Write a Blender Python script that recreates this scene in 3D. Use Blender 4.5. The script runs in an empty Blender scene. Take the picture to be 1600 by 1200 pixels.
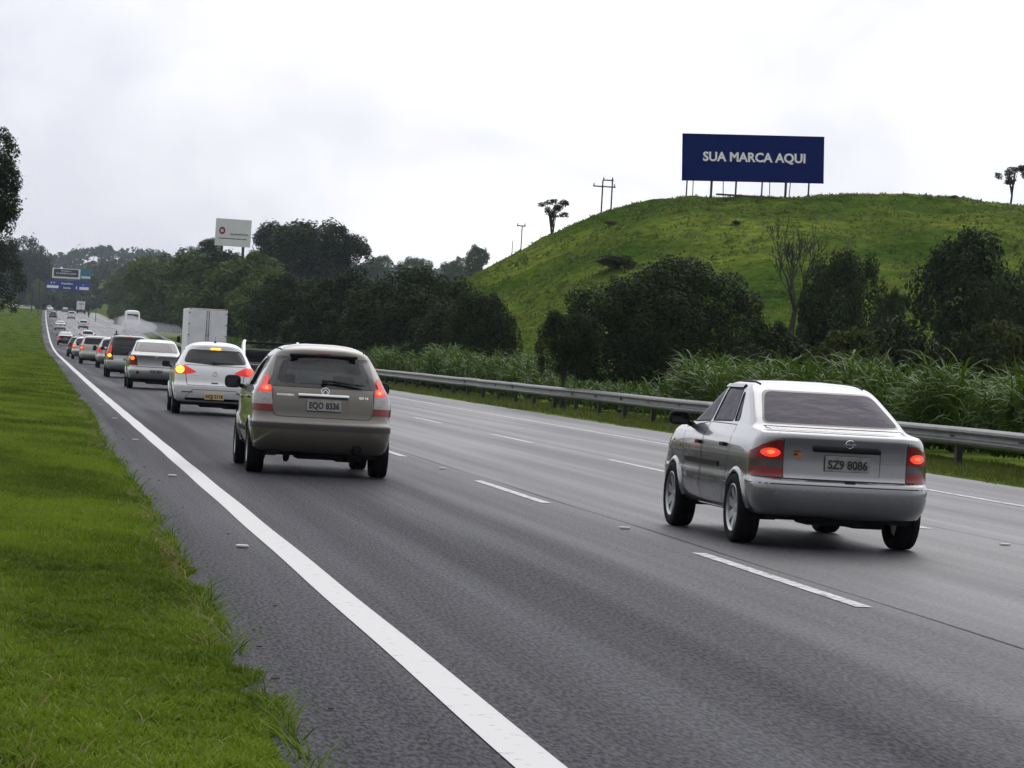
import bpy, bmesh, math, random
import numpy as np
from mathutils import Vector, Matrix
from mathutils.bvhtree import BVHTree
from mathutils.geometry import intersect_point_tri

SC = bpy.context.scene
COL = SC.collection
R = math.radians

# ------------------------------------------------------------------ camera
FPX, CAMH = 5000.0, 1.471            # focal length in photograph pixels (1600 wide), eye height
YAW, PITCH, ROLL = R(8.612), R(0.413), R(3.1767)
FW = Vector((math.sin(YAW) * math.cos(PITCH), math.cos(YAW) * math.cos(PITCH), -math.sin(PITCH)))
RH = Vector((math.cos(YAW), -math.sin(YAW), 0))
UH = RH.cross(FW)
RC = RH * math.cos(ROLL) + UH * math.sin(ROLL)
UC = UH * math.cos(ROLL) - RH * math.sin(ROLL)
cam_d = bpy.data.cameras.new('camera')
cam = bpy.data.objects.new('camera', cam_d)
COL.objects.link(cam)
cam.matrix_world = Matrix(((RC.x, UC.x, -FW.x, 0), (RC.y, UC.y, -FW.y, 0), (RC.z, UC.z, -FW.z, CAMH), (0, 0, 0, 1)))
cam_d.sensor_width = 36.0
cam_d.lens = FPX / 1600 * 36
cam_d.clip_start, cam_d.clip_end = 0.5, 9000
SC.camera = cam


def ray(x, y):
    return FW + RC * ((x - 800) / FPX) - UC * ((y - 600) / FPX)


def at(x, y, Y):
    d = ray(x, y)
    return Vector((0, 0, CAMH)) + d * (Y / d.y)


# ------------------------------------------------------------------ light
SUN_EL, SUN_AZ = R(50), R(22)        # azimuth measured from the driving direction towards the right
world = bpy.data.worlds.new('World')
SC.world = world
world.use_nodes = True
wn, wl = world.node_tree.nodes, world.node_tree.links
wn.clear()
sundir = Vector((math.sin(SUN_AZ) * math.cos(SUN_EL), math.cos(SUN_AZ) * math.cos(SUN_EL), math.sin(SUN_EL)))


def wnode(t, **k):
    n = wn.new(t)
    for a, b in k.items():
        setattr(n, a, b)
    return n


sky = wnode('ShaderNodeTexSky', sky_type='NISHITA', sun_disc=False)
sky.sun_elevation, sky.sun_rotation = SUN_EL, SUN_AZ
tc = wnode('ShaderNodeTexCoord')
mp = wnode('ShaderNodeMapping')
mp.inputs['Scale'].default_value = (5.0, 5.0, 9.0)
mp.inputs['Location'].default_value = (1.229, 2.4179, 2.9519)
wl.new(tc.outputs['Generated'], mp.inputs['Vector'])
nz = wnode('ShaderNodeTexNoise')
nz.inputs['Scale'].default_value = 1.3
nz.inputs['Detail'].default_value = 5
nz.inputs['Roughness'].default_value = 0.5
nz.inputs['Distortion'].default_value = 0.3
wl.new(mp.outputs['Vector'], nz.inputs['Vector'])
rp = wnode('ShaderNodeValToRGB')
rp.color_ramp.elements[0].position, rp.color_ramp.elements[0].color = 0.34, (0.64, 0.645, 0.72, 1)
rp.color_ramp.elements[1].position, rp.color_ramp.elements[1].color = 0.62, (1.03, 1.03, 1.05, 1)
wl.new(nz.outputs['Fac'], rp.inputs['Fac'])
dt = wnode('ShaderNodeVectorMath', operation='DOT_PRODUCT')
dt.inputs[1].default_value = sundir
wl.new(tc.outputs['Generated'], dt.inputs[0])
gl = wnode('ShaderNodeMapRange', interpolation_type='SMOOTHSTEP')   # thin cloud glows around the hidden sun
gl.inputs['From Min'].default_value, gl.inputs['From Max'].default_value = -0.75, 1.0
gl.inputs['To Min'].default_value, gl.inputs['To Max'].default_value = 5.0, 16.2
wl.new(dt.outputs['Value'], gl.inputs['Value'])
mul = wnode('ShaderNodeVectorMath', operation='SCALE')
wl.new(rp.outputs['Color'], mul.inputs[0])
wl.new(gl.outputs['Result'], mul.inputs['Scale'])
mx = wnode('ShaderNodeMix', data_type='RGBA')
mx.inputs['Factor'].default_value = 0.92
wl.new(sky.outputs['Color'], mx.inputs['A'])
wl.new(mul.outputs['Vector'], mx.inputs['B'])
bg = wnode('ShaderNodeBackground')
bg.inputs['Strength'].default_value = 0.1
wl.new(mx.outputs['Result'], bg.inputs['Color'])
wo = wnode('ShaderNodeOutputWorld')
wl.new(bg.outputs['Background'], wo.inputs['Surface'])

sun_d = bpy.data.lights.new('sun', 'SUN')
sun_d.energy, sun_d.angle, sun_d.color = 1.0, R(60), (1.0, 0.965, 0.92)
sun = bpy.data.objects.new('sun', sun_d)
sun.rotation_euler = sundir.to_track_quat('Z', 'Y').to_euler()
COL.objects.link(sun)

SC.view_settings.view_transform = 'Standard'
SC.view_settings.look = 'None'
SC.view_settings.gamma = 1
SC.view_settings.exposure = -0.18
SC.view_settings.use_curve_mapping = False
SC.render.engine = 'CYCLES'
cy = SC.cycles
cy.use_denoising = True
cy.max_bounces, cy.diffuse_bounces, cy.glossy_bounces = 8, 2, 3
cy.transmission_bounces, cy.transparent_max_bounces, cy.volume_bounces = 3, 12, 0
cy.sample_clamp_indirect = 4.0
cy.use_adaptive_sampling = True
cy.adaptive_threshold = 0.02

# ------------------------------------------------------------------ materials
def nmat(name):
    m = bpy.data.materials.new(name)
    m.use_nodes = True
    nt = m.node_tree
    return m, nt.nodes, nt.links, nt.nodes['Principled BSDF']


def setp(p, **k):
    nm = dict(base='Base Color', rough='Roughness', metal='Metallic', spec='Specular IOR Level', coat='Coat Weight', coatr='Coat Roughness',
              emit='Emission Color', es='Emission Strength', trans='Transmission Weight', ior='IOR', sheen='Sheen Weight', sub='Subsurface Weight')
    for a, v in k.items():
        s = p.inputs[nm[a]]
        if s.type == 'RGBA' and len(v) == 3:
            v = (*v, 1)
        s.default_value = v


def mat(name, base, rough=0.5, metal=0.0, vary=0.12, scale=4.0, bump=0.0, bscale=60.0, **k):
    """plain surface: colour with soft procedural variation and fine relief"""
    m, n, l, p = nmat(name)
    setp(p, rough=rough, metal=metal, **k)
    t = n.new('ShaderNodeTexCoord')
    a = n.new('ShaderNodeTexNoise')
    a.inputs['Scale'].default_value, a.inputs['Detail'].default_value = scale, 6
    l.new(t.outputs['Object'], a.inputs['Vector'])
    r = n.new('ShaderNodeValToRGB')
    e = r.color_ramp.elements
    e[0].position, e[1].position = 0.3, 0.7
    e[0].color = (*[c * (1 - vary) for c in base], 1)
    e[1].color = (*[min(1, c * (1 + vary)) for c in base], 1)
    l.new(a.outputs['Fac'], r.inputs['Fac'])
    l.new(r.outputs['Color'], p.inputs['Base Color'])
    if bump:
        b = n.new('ShaderNodeTexNoise')
        b.inputs['Scale'].default_value, b.inputs['Detail'].default_value = bscale, 3
        l.new(t.outputs['Object'], b.inputs['Vector'])
        bp = n.new('ShaderNodeBump')
        bp.inputs['Strength'].default_value, bp.inputs['Distance'].default_value = bump, 0.02
        l.new(b.outputs['Fac'], bp.inputs['Height'])
        l.new(bp.outputs['Normal'], p.inputs['Normal'])
    return m


def paint(name, base, metal=0.55, rough=0.32, dirt=0.35):
    """car paint: flake base under clear coat, a film of road dirt low on the body"""
    m, n, l, p = nmat(name)
    setp(p, rough=rough, metal=metal, coat=1.0, coatr=0.03)
    t = n.new('ShaderNodeTexCoord')
    s = n.new('ShaderNodeSeparateXYZ')
    l.new(t.outputs['Object'], s.inputs[0])
    a = n.new('ShaderNodeTexNoise')
    a.inputs['Scale'].default_value, a.inputs['Detail'].default_value = 3.0, 8
    l.new(t.outputs['Object'], a.inputs['Vector'])
    mr = n.new('ShaderNodeMapRange')
    mr.inputs['From Min'].default_value, mr.inputs['From Max'].default_value = 0.75, 0.2
    mr.inputs['To Max'].default_value = dirt * 2
    l.new(s.outputs['Z'], mr.inputs['Value'])
    mu = n.new('ShaderNodeMath')
    mu.operation = 'MULTIPLY'
    mu.use_clamp = True
    l.new(mr.outputs['Result'], mu.inputs[0])
    l.new(a.outputs['Fac'], mu.inputs[1])
    c = n.new('ShaderNodeMix')
    c.data_type = 'RGBA'
    c.inputs['A'].default_value = (*base, 1)
    c.inputs['B'].default_value = (0.10, 0.095, 0.085, 1)
    l.new(mu.outputs[0], c.inputs['Factor'])
    l.new(c.outputs['Result'], p.inputs['Base Color'])
    rr = n.new('ShaderNodeMapRange')
    rr.inputs['To Min'].default_value, rr.inputs['To Max'].default_value = rough, min(1, rough + 0.35)
    l.new(mu.outputs[0], rr.inputs['Value'])
    l.new(rr.outputs['Result'], p.inputs['Roughness'])
    return m


def glass(name, tint, ior=1.5, gcol=(1, 1, 1), grough=0.02, wavy=0.0):
    m, n, l, p = nmat(name)
    n.remove(p)
    o = n['Material Output']
    tr, gs, fr, ms = n.new('ShaderNodeBsdfTransparent'), n.new('ShaderNodeBsdfGlossy'), n.new('ShaderNodeFresnel'), n.new('ShaderNodeMixShader')
    tr.inputs['Color'].default_value = (*tint, 1)
    gs.inputs['Roughness'].default_value = grough
    gs.inputs['Color'].default_value = (*gcol, 1)
    fr.inputs['IOR'].default_value = ior
    if wavy:                                                 # film never lies quite flat
        t = n.new('ShaderNodeTexCoord')
        mw = n.new('ShaderNodeMapping')
        mw.inputs['Scale'].default_value = (1, 1, 3)
        l.new(t.outputs['Object'], mw.inputs['Vector'])
        a = n.new('ShaderNodeTexNoise')
        a.inputs['Scale'].default_value, a.inputs['Detail'].default_value = 5, 4
        l.new(mw.outputs['Vector'], a.inputs['Vector'])
        bw = n.new('ShaderNodeBump')
        bw.inputs['Strength'].default_value, bw.inputs['Distance'].default_value = wavy, 0.05
        l.new(a.outputs['Fac'], bw.inputs['Height'])
        l.new(bw.outputs['Normal'], gs.inputs['Normal'])
        l.new(bw.outputs['Normal'], fr.inputs['Normal'])
    l.new(fr.outputs[0], ms.inputs[0])
    l.new(tr.outputs[0], ms.inputs[1])
    l.new(gs.outputs[0], ms.inputs[2])
    l.new(ms.outputs[0], o.inputs['Surface'])
    return m


def ribs(n, l, p, t):
    """moulded ribs of a lamp lens"""
    w = n.new('ShaderNodeTexWave')
    w.bands_direction = 'Z'
    w.inputs['Scale'].default_value, w.inputs['Distortion'].default_value = 28, 0.3
    l.new(t.outputs['Object'], w.inputs['Vector'])
    b = n.new('ShaderNodeBump')
    b.inputs['Strength'].default_value, b.inputs['Distance'].default_value = 0.6, 0.01
    l.new(w.outputs['Fac'], b.inputs['Height'])
    l.new(b.outputs['Normal'], p.inputs['Normal'])


def lit(name, base, col, strength, rough=0.15):
    m, n, l, p = nmat(name)
    setp(p, base=base, rough=rough, coat=0.15, emit=col, es=strength)
    a = n.new('ShaderNodeTexNoise')
    a.inputs['Scale'].default_value = 25
    t = n.new('ShaderNodeTexCoord')
    l.new(t.outputs['Object'], a.inputs['Vector'])
    r = n.new('ShaderNodeMapRange')
    r.inputs['To Min'].default_value, r.inputs['To Max'].default_value = strength * 0.5, strength * 1.5
    ribs(n, l, p, t)
    l.new(a.outputs['Fac'], r.inputs['Value'])
    l.new(r.outputs['Result'], p.inputs['Emission Strength'])
    return m


def leafmat(name, ca, cb, trans=0.35, rough=0.45, attr=True, spec=0.35):
    """foliage: per-leaf value (attribute 'v') and soft clump noise choose between two greens; thin, lets light through"""
    m, n, l, p = nmat(name)
    setp(p, rough=rough, spec=spec)
    at_ = n.new('ShaderNodeAttribute')
    at_.attribute_name = 'v'
    t = n.new('ShaderNodeTexCoord')
    a = n.new('ShaderNodeTexNoise')
    a.inputs['Scale'].default_value, a.inputs['Detail'].default_value = 1.7, 2
    l.new(t.outputs['Object'], a.inputs['Vector'])
    oi = n.new('ShaderNodeObjectInfo')
    ad = n.new('ShaderNodeMath')
    ad.operation = 'MULTIPLY_ADD'
    l.new(a.outputs['Fac'], ad.inputs[0])
    ad.inputs[1].default_value = 0.7
    l.new(at_.outputs['Fac'], ad.inputs[2])
    a2 = n.new('ShaderNodeMath')
    a2.operation = 'MULTIPLY_ADD'
    l.new(oi.outputs['Random'], a2.inputs[0])
    a2.inputs[1].default_value = 0.35
    l.new(ad.outputs[0], a2.inputs[2])
    r = n.new('ShaderNodeMapRange')
    r.inputs['From Min'].default_value, r.inputs['From Max'].default_value = 0.25, 1.6
    l.new(a2.outputs[0], r.inputs['Value'])
    c = n.new('ShaderNodeMix')
    c.data_type = 'RGBA'
    c.inputs['A'].default_value, c.inputs['B'].default_value = (*ca, 1), (*cb, 1)
    l.new(r.outputs['Result'], c.inputs['Factor'])
    l.new(c.outputs['Result'], p.inputs['Base Color'])
    tl = n.new('ShaderNodeBsdfTranslucent')
    l.new(c.outputs['Result'], tl.inputs['Color'])
    ms = n.new('ShaderNodeMixShader')
    ms.inputs[0].default_value = trans
    l.new(p.outputs[0], ms.inputs[1])
    l.new(tl.outputs[0], ms.inputs[2])
    l.new(ms.outputs[0], n['Material Output'].inputs['Surface'])
    return m


# ------------------------------------------------------------------ mesh helpers
def link(o, parent=None):
    COL.objects.link(o)
    if parent is not None:
        o.parent = parent
    return o


def mesh_np(name, V, Fq, smooth=False, v=None):
    """mesh from numpy arrays; Fq is (n,3) or (n,4); v is an optional per-face value stored per corner-point"""
    V = np.asarray(V, np.float32)
    Fq = np.asarray(Fq, np.int32)
    me = bpy.data.meshes.new(name)
    me.vertices.add(len(V))
    me.vertices.foreach_set('co', V.ravel())
    k = Fq.shape[1]
    me.loops.add(Fq.size)
    me.loops.foreach_set('vertex_index', Fq.ravel())
    me.polygons.add(len(Fq))
    me.polygons.foreach_set('loop_start', np.arange(0, Fq.size, k, dtype=np.int32))
    if smooth:
        me.polygons.foreach_set('use_smooth', np.ones(len(Fq), bool))
    if v is not None:
        at_ = me.attributes.new('v', 'FLOAT', 'POINT')
        at_.data.foreach_set('value', np.asarray(v, np.float32))
    me.update(calc_edges=True)
    return me


def obj(name, me, m=None, parent=None, label=None, cat=None, group=None, kind=None, loc=None):
    o = bpy.data.objects.new(name, me)
    if m is not None and not me.materials:
        me.materials.append(m)
    link(o, parent)
    tag(o, label, cat, group, kind)
    if loc is not None:
        o.location = loc
    return o


def tag(o, label=None, cat=None, group=None, kind=None):
    if label:
        o['label'] = label
    if cat:
        o['category'] = cat
    if group:
        o['group'] = group
    if kind:
        o['kind'] = kind
    return o


def empty(name, loc=(0, 0, 0), rz=0.0, label=None, cat=None, group=None):
    o = bpy.data.objects.new(name, None)
    o.empty_display_size = 0.3
    link(o)
    o.location = loc
    o.rotation_euler = (0, 0, rz)
    return tag(o, label, cat, group)


class MB:
    """collects shapes, builds one mesh"""
    def __init__(s):
        s.V, s.F = [], []

    def add(s, V, F):
        b = len(s.V)
        s.V += [tuple(v) for v in V]
        s.F += [tuple(i + b for i in f) for f in F]
        return s

    def box(s, c, d, bev=0.0, M=None):
        x, y, z = d[0] / 2, d[1] / 2, d[2] / 2
        if bev <= 0:
            V = [(i * x, j * y, k * z) for i in (-1, 1) for j in (-1, 1) for k in (-1, 1)]
            F = [(0, 1, 3, 2), (4, 6, 7, 5), (0, 4, 5, 1), (2, 3, 7, 6), (0, 2, 6, 4), (1, 5, 7, 3)]
        else:
            bm = bmesh.new()
            bmesh.ops.create_cube(bm, size=1)
            for v in bm.verts:
                v.co = Vector((v.co.x * 2 * x, v.co.y * 2 * y, v.co.z * 2 * z))
            bmesh.ops.bevel(bm, geom=bm.edges[:], offset=bev, segments=2, profile=0.5, affect='EDGES')
            bm.verts.index_update()
            V = [v.co.copy() for v in bm.verts]
            F = [[v.index for v in f.verts] for f in bm.faces]
            bm.free()
        V = [Vector(v) for v in V]
        if M is not None:
            V = [M @ v for v in V]
        c = Vector(c)
        return s.add([v + c for v in V], F)

    def tube(s, pts, rad, n=8, cap=True):
        pts = [Vector(p) for p in pts]
        if not isinstance(rad, (list, tuple)):
            rad = [rad] * len(pts)
        V, F = [], []
        up = Vector((0.13, 0.21, 0.97))
        for i, p in enumerate(pts):
            d = (pts[min(i + 1, len(pts) - 1)] - pts[max(i - 1, 0)]).normalized()
            u = d.cross(up)
            if u.length < 1e-3:
                u = d.cross(Vector((1, 0, 0)))
            u.normalize()
            w = d.cross(u)
            for k in range(n):
                a = 2 * math.pi * k / n
                V.append(p + (u * math.cos(a) + w * math.sin(a)) * rad[i])
        for i in range(len(pts) - 1):
            for k in range(n):
                F.append((i * n + k, i * n + (k + 1) % n, (i + 1) * n + (k + 1) % n, (i + 1) * n + k))
        if cap:
            F.append(tuple(range(n - 1, -1, -1)))
            F.append(tuple((len(pts) - 1) * n + k for k in range(n)))
        return s.add(V, F)

    def lathe(s, prof, axis='X', n=28, c=(0, 0, 0)):
        """prof: list of (along, radius)"""
        V, F = [], []
        for (a, r) in prof:
            for k in range(n):
                t = 2 * math.pi * k / n
                p = (a, r * math.cos(t), r * math.sin(t)) if axis == 'X' else ((r * math.cos(t), a, r * math.sin(t)) if axis == 'Y' else (r * math.cos(t), r * math.sin(t), a))
                V.append(Vector(p) + Vector(c))
        for i in range(len(prof) - 1):
            for k in range(n):
                F.append((i * n + k, i * n + (k + 1) % n, (i + 1) * n + (k + 1) % n, (i + 1) * n + k))
        return s.add(V, F)

    def mesh(s, name, smooth=False, angle=None):
        me = bpy.data.meshes.new(name)
        me.from_pydata(s.V, [], s.F)
        if smooth:
            me.polygons.foreach_set('use_smooth', [True] * len(me.polygons))
            if angle:
                me.set_sharp_from_angle(angle=R(angle))
        me.update()
        return me

    def build(s, name, m, parent=None, smooth=False, angle=35, **k):
        return obj(name, s.mesh(name, smooth, angle if smooth else None), m, parent, **k)


def text_mesh(name, body, size, width=None, bold=0.0, depth=0.002):
    """writing as a thin solid in the XZ plane, centred on its box, facing -Y"""
    cu = bpy.data.curves.new(name, 'FONT')
    cu.body = body
    cu.size = size
    cu.offset = bold
    cu.extrude = depth / 2
    cu.resolution_u = 3
    cu.align_x, cu.align_y = 'CENTER', 'CENTER'
    o = bpy.data.objects.new(name, cu)
    COL.objects.link(o)
    dg = bpy.context.evaluated_depsgraph_get()
    me = bpy.data.meshes.new_from_object(o.evaluated_get(dg))
    bpy.data.objects.remove(o)
    bpy.data.curves.remove(cu)
    n = len(me.vertices)
    co = np.empty(n * 3, np.float32)
    me.vertices.foreach_get('co', co)
    co = co.reshape(-1, 3)
    mn, mxx = co.min(0), co.max(0)
    co -= (mn + mxx) / 2
    if width:
        co[:, 0] *= width / (mxx[0] - mn[0])
    co = np.stack([co[:, 0], -co[:, 2], co[:, 1]], 1)
    me.vertices.foreach_set('co', co.astype(np.float32).ravel())
    me.update()
    me.name = name
    me.materials.clear()
    return me


def sstep(a, b, x):
    t = np.clip((np.asarray(x, float) - a) / (b - a), 0, 1)
    return t * t * (3 - 2 * t)


def vnoise(x, y, seed=0):
    """cheap smooth value noise on numpy arrays, 0..1"""
    x, y = np.asarray(x, float), np.asarray(y, float)
    xi, yi = np.floor(x).astype(np.int64), np.floor(y).astype(np.int64)
    fx, fy = x - xi, y - yi
    fx, fy = fx * fx * (3 - 2 * fx), fy * fy * (3 - 2 * fy)

    def h(i, j):
        n = (i * 374761393 + j * 668265263 + seed * 144269) & 0x7fffffff
        n = ((n ^ (n >> 13)) * 1274126177) & 0x7fffffff
        return ((n ^ (n >> 16)) & 0xffff) / 65535.0
    return (h(xi, yi) * (1 - fx) + h(xi + 1, yi) * fx) * (1 - fy) + (h(xi, yi + 1) * (1 - fx) + h(xi + 1, yi + 1) * fx) * fy
# ------------------------------------------------------------------ the lie of the land
def zr(Y):
    Y = np.asarray(Y, float)
    z = 0.0135 / 400 * np.clip(Y - 230, 0, 200) ** 2 + 0.0135 * np.clip(Y - 430, 0, 570)
    t = np.clip(Y - 1000, 0, 100)                            # the crest
    return z + 0.0135 * (t - t * t / 200)


def off(Y):
    return 2.6e-6 * np.asarray(Y, float) ** 2


def widen(Y):
    return 3.3 * sstep(300, 620, Y)


HX = np.array([10, 17, 20, 22, 26.9, 29.8, 33.1, 35.2, 37.7, 40.2, 41.9, 47.1, 52.3, 58.9, 65.6, 80, 110, 160.])
HZ = np.array([-1, -0.9, 0.4, 2.2, 6.0, 7.5, 9.55, 10.5, 11.55, 12.4, 12.75, 13.05, 13.55, 13.9, 13.95, 13.8, 13.0, 10.5])


def hill_raw(X, Y):
    f = sstep(116, 214, Y)
    X = np.where(X < 80, X * 208 / np.clip(Y, 208, None), X)
    g = 1 - 0.35 * sstep(240, 420, Y)
    return np.interp(X, HX, HZ) * f * g - 0.9 * (1 - f)


def hill_z(X, Y):
    h = hill_raw(X, Y)
    n = (vnoise(X * .16, Y * .16, 3) - .5) * 0.9 + (vnoise(X * .5, Y * .9, 4) - .5) * 0.30 + (vnoise(X * 1.3, Y * 2.6, 5) - .5) * 0.22 + (vnoise(X * .18 + Y * .05, Y * .8, 15) - .5) * 0.45
    return h + n * sstep(0.2, 3, h)


def land_z(X, Y):
    """X is measured across the road, before the road's slow bend is added"""
    X, Y = np.asarray(X, float), np.asarray(Y, float)
    z = zr(Y)
    left = np.clip(0.95 - X, 0, None)
    z = z + 0.02 * np.clip(left, 0, 30) + 0.03 * (left > 0.01)
    right = np.clip(X - 14.8, 0, None)
    z = z - 0.6 * sstep(17.5, 26, X) * (1 - sstep(150, 400, Y)) + 0.02 * (right > 0.01)
    z = z + 8.5 * sstep(17.5, 38, X) * sstep(700, 900, Y)
    z = z + 6.0 * sstep(-6, -40, X) * sstep(650, 950, Y)
    z = z + np.clip(Y - 1140, 0, 1300) * 0.027 + (vnoise(X * .004 + 3, Y * .003, 9) - .5) * 22 * sstep(1300, 2000, Y)
    road = (X > 0.97) & (X < 14.78) & (Y < 1290)
    return np.where(road, z - 0.05, z)


def ground_z(x, y):
    """ground height at a world position"""
    X = x - float(off(y))
    if X > 13:
        X -= float(widen(y))
    g = float(land_z(X, y))
    if 17 < x < 160 and 112 < y < 420:
        g = max(g, float(hill_z(x, y)))
    return g


YS = np.concatenate([np.arange(-12, 60, 2.), np.arange(60, 200, 4.), np.arange(200, 1300, 10.), np.arange(1300, 2000, 50.), [2000, 2200, 2500, 2900, 3500, 4500]])
XS = np.array([-2600, -1500, -900, -600, -400, -250, -160, -100, -60, -40, -25, -15, -10, -6, -4, -2.5, -1.5, -.7, 0, .5, .9, .98, 3, 6, 9, 12, 14.77, 14.85, 15.4, 16.2, 17.5,
               18.5, 20, 22, 24, 26, 29, 32, 36, 40, 44, 50, 60, 75, 100, 140, 200, 300, 450, 700, 1100, 1800, 2800.])

M_grassland = mat('grassland', (0.085, 0.120, 0.020), 0.95, vary=0.45, scale=0.35, bump=0.8, bscale=3.0, spec=0.0)
gx, gy = np.meshgrid(XS, YS)
gz = land_z(gx, gy)
wx = gx + off(np.minimum(gy, 1300)) * (np.abs(gx) < 140) + widen(gy) * ((gx > 13) & (gx < 140))
V = np.stack([wx, gy, gz], -1).reshape(-1, 3)
nx, ny = len(XS), len(YS)
ii = (np.arange(ny - 1)[:, None] * nx + np.arange(nx - 1)[None]).ravel()
Fq = np.stack([ii, ii + 1, ii + nx + 1, ii + nx], 1)
obj('terrain', mesh_np('terrain', V, Fq, True), M_grassland, kind='structure', label='open grassland on both sides of the motorway')


def strip(xa, xb, ys, lift, zf=None):
    """road-following sheet between two offsets; offsets may be callables of Y"""
    fa = xa if callable(xa) else (lambda y: xa + 0 * y)
    fb = xb if callable(xb) else (lambda y: xb + 0 * y)
    n = len(ys)
    V = np.zeros((n * 2, 3))
    V[0::2, 0], V[1::2, 0] = fa(ys) + off(ys), fb(ys) + off(ys)
    V[0::2, 1] = V[1::2, 1] = ys
    V[0::2, 2] = V[1::2, 2] = zr(ys) + lift
    i = np.arange(n - 1) * 2
    return V, np.stack([i, i + 1, i + 3, i + 2], 1)


def asphalt(name, base, wet):
    m, n, l, p = nmat(name)
    t = n.new('ShaderNodeTexCoord')
    fine = n.new('ShaderNodeTexNoise')
    gm_ = n.new('ShaderNodeMapping')                         # rolled-in aggregate, drawn out along the driving direction
    gm_.inputs['Scale'].default_value = (48, 11, 1)
    l.new(t.outputs['Object'], gm_.inputs['Vector'])
    fine.inputs['Scale'].default_value, fine.inputs['Detail'].default_value, fine.inputs['Roughness'].default_value = 1.0, 3, 0.7
    l.new(gm_.outputs['Vector'], fine.inputs['Vector'])
    mpg = n.new('ShaderNodeMapping')
    mpg.inputs['Scale'].default_value = (1.3, 0.018, 1)
    l.new(t.outputs['Object'], mpg.inputs['Vector'])
    streak = n.new('ShaderNodeTexNoise')                     # wheel tracks and damp lanes run along the road
    streak.inputs['Scale'].default_value, streak.inputs['Detail'].default_value = 1.4, 4
    l.new(mpg.outputs['Vector'], streak.inputs['Vector'])
    mpp = n.new('ShaderNodeMapping')
    mpp.inputs['Scale'].default_value = (0.55, 0.03, 1)
    l.new(t.outputs['Object'], mpp.inputs['Vector'])
    patch = n.new('ShaderNodeTexNoise')
    patch.inputs['Scale'].default_value, patch.inputs['Detail'].default_value = 1.0, 5
    l.new(mpp.outputs['Vector'], patch.inputs['Vector'])
    r = n.new('ShaderNodeValToRGB')
    e = r.color_ramp.elements
    e[0].position, e[1].position = 0.40, 0.60
    e[0].color, e[1].color = (*[c * 0.05 for c in base], 1), (*[c * 2.6 for c in base], 1)
    l.new(fine.outputs['Fac'], r.inputs['Fac'])
    m1 = n.new('ShaderNodeMix')
    m1.data_type, m1.blend_type = 'RGBA', 'MULTIPLY'
    m1.inputs['Factor'].default_value = 1
    r2 = n.new('ShaderNodeValToRGB')
    e = r2.color_ramp.elements
    e[0].position, e[1].position = 0.35, 0.65
    e[0].color, e[1].color = (0.86, 0.86, 0.87, 1), (1.10, 1.10, 1.10, 1)
    l.new(streak.outputs['Fac'], r2.inputs['Fac'])
    l.new(r.outputs['Color'], m1.inputs['A'])
    l.new(r2.outputs['Color'], m1.inputs['B'])
    l.new(m1.outputs['Result'], p.inputs['Base Color'])
    ad = n.new('ShaderNodeMath')
    ad.operation = 'ADD'
    l.new(streak.outputs['Fac'], ad.inputs[0])
    l.new(patch.outputs['Fac'], ad.inputs[1])
    rr = n.new('ShaderNodeMapRange')
    rr.inputs['From Min'].default_value, rr.inputs['From Max'].default_value = 0.75, 1.2
    rr.inputs['To Min'].default_value, rr.inputs['To Max'].default_value = wet[0], wet[1]
    l.new(ad.outputs[0], rr.inputs['Value'])
    l.new(rr.outputs['Result'], p.inputs['Roughness'])
    sx = n.new('ShaderNodeSeparateXYZ')                       # the middle and right lanes still hold a film of rain
    l.new(t.outputs['Object'], sx.inputs[0])
    sm = n.new('ShaderNodeMapRange')
    sm.interpolation_type = 'SMOOTHSTEP'
    sm.inputs['From Min'].default_value, sm.inputs['From Max'].default_value = 3.5, 9.0
    sm.inputs['To Min'].default_value, sm.inputs['To Max'].default_value = 0.03, 1.0
    l.new(sx.outputs['X'], sm.inputs['Value'])
    l.new(sm.outputs['Result'], p.inputs['Specular IOR Level'])
    b = n.new('ShaderNodeBump')
    b.inputs['Strength'].default_value, b.inputs['Distance'].default_value = 0.5, 0.012
    l.new(fine.outputs['Fac'], b.inputs['Height'])
    l.new(b.outputs['Normal'], p.inputs['Normal'])
    return m


M_road = asphalt('asphalt_damp', (0.027, 0.027, 0.032), (0.62, 0.42))
M_shoulder = asphalt('asphalt_shoulder', (0.026, 0.026, 0.034), (0.62, 0.40))


def line_mat(name, worn):
    m, n, l, p = nmat(name)
    setp(p, rough=0.55)
    t = n.new('ShaderNodeTexCoord')
    a = n.new('ShaderNodeTexNoise')
    a.inputs['Scale'].default_value, a.inputs['Detail'].default_value, a.inputs['Roughness'].default_value = 9, 9, 0.7
    l.new(t.outputs['Object'], a.inputs['Vector'])
    r = n.new('ShaderNodeValToRGB')
    e = r.color_ramp.elements
    e[0].position, e[1].position = worn - 0.06, worn + 0.05
    e[0].color, e[1].color = (0.16, 0.16, 0.165, 1), (0.58, 0.58, 0.57, 1)
    l.new(a.outputs['Fac'], r.inputs['Fac'])
    l.new(r.outputs['Color'], p.inputs['Base Color'])
    return m


M_line = line_mat('line_paint', 0.36)
M_dash = line_mat('line_paint_worn', 0.47)
RY = YS[YS <= 1290]
road = obj('road', mesh_np('road', *strip(0.72, lambda y: 12.62 + widen(y), RY, 0.0)), M_road, kind='structure', label='three lane damp grey asphalt motorway')
obj('shoulder', mesh_np('shoulder', *strip(lambda y: 12.6 + widen(y), lambda y: 14.86 + widen(y), RY, -0.004)), M_shoulder, kind='structure', label='rough asphalt shoulder by the guardrail')
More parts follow.
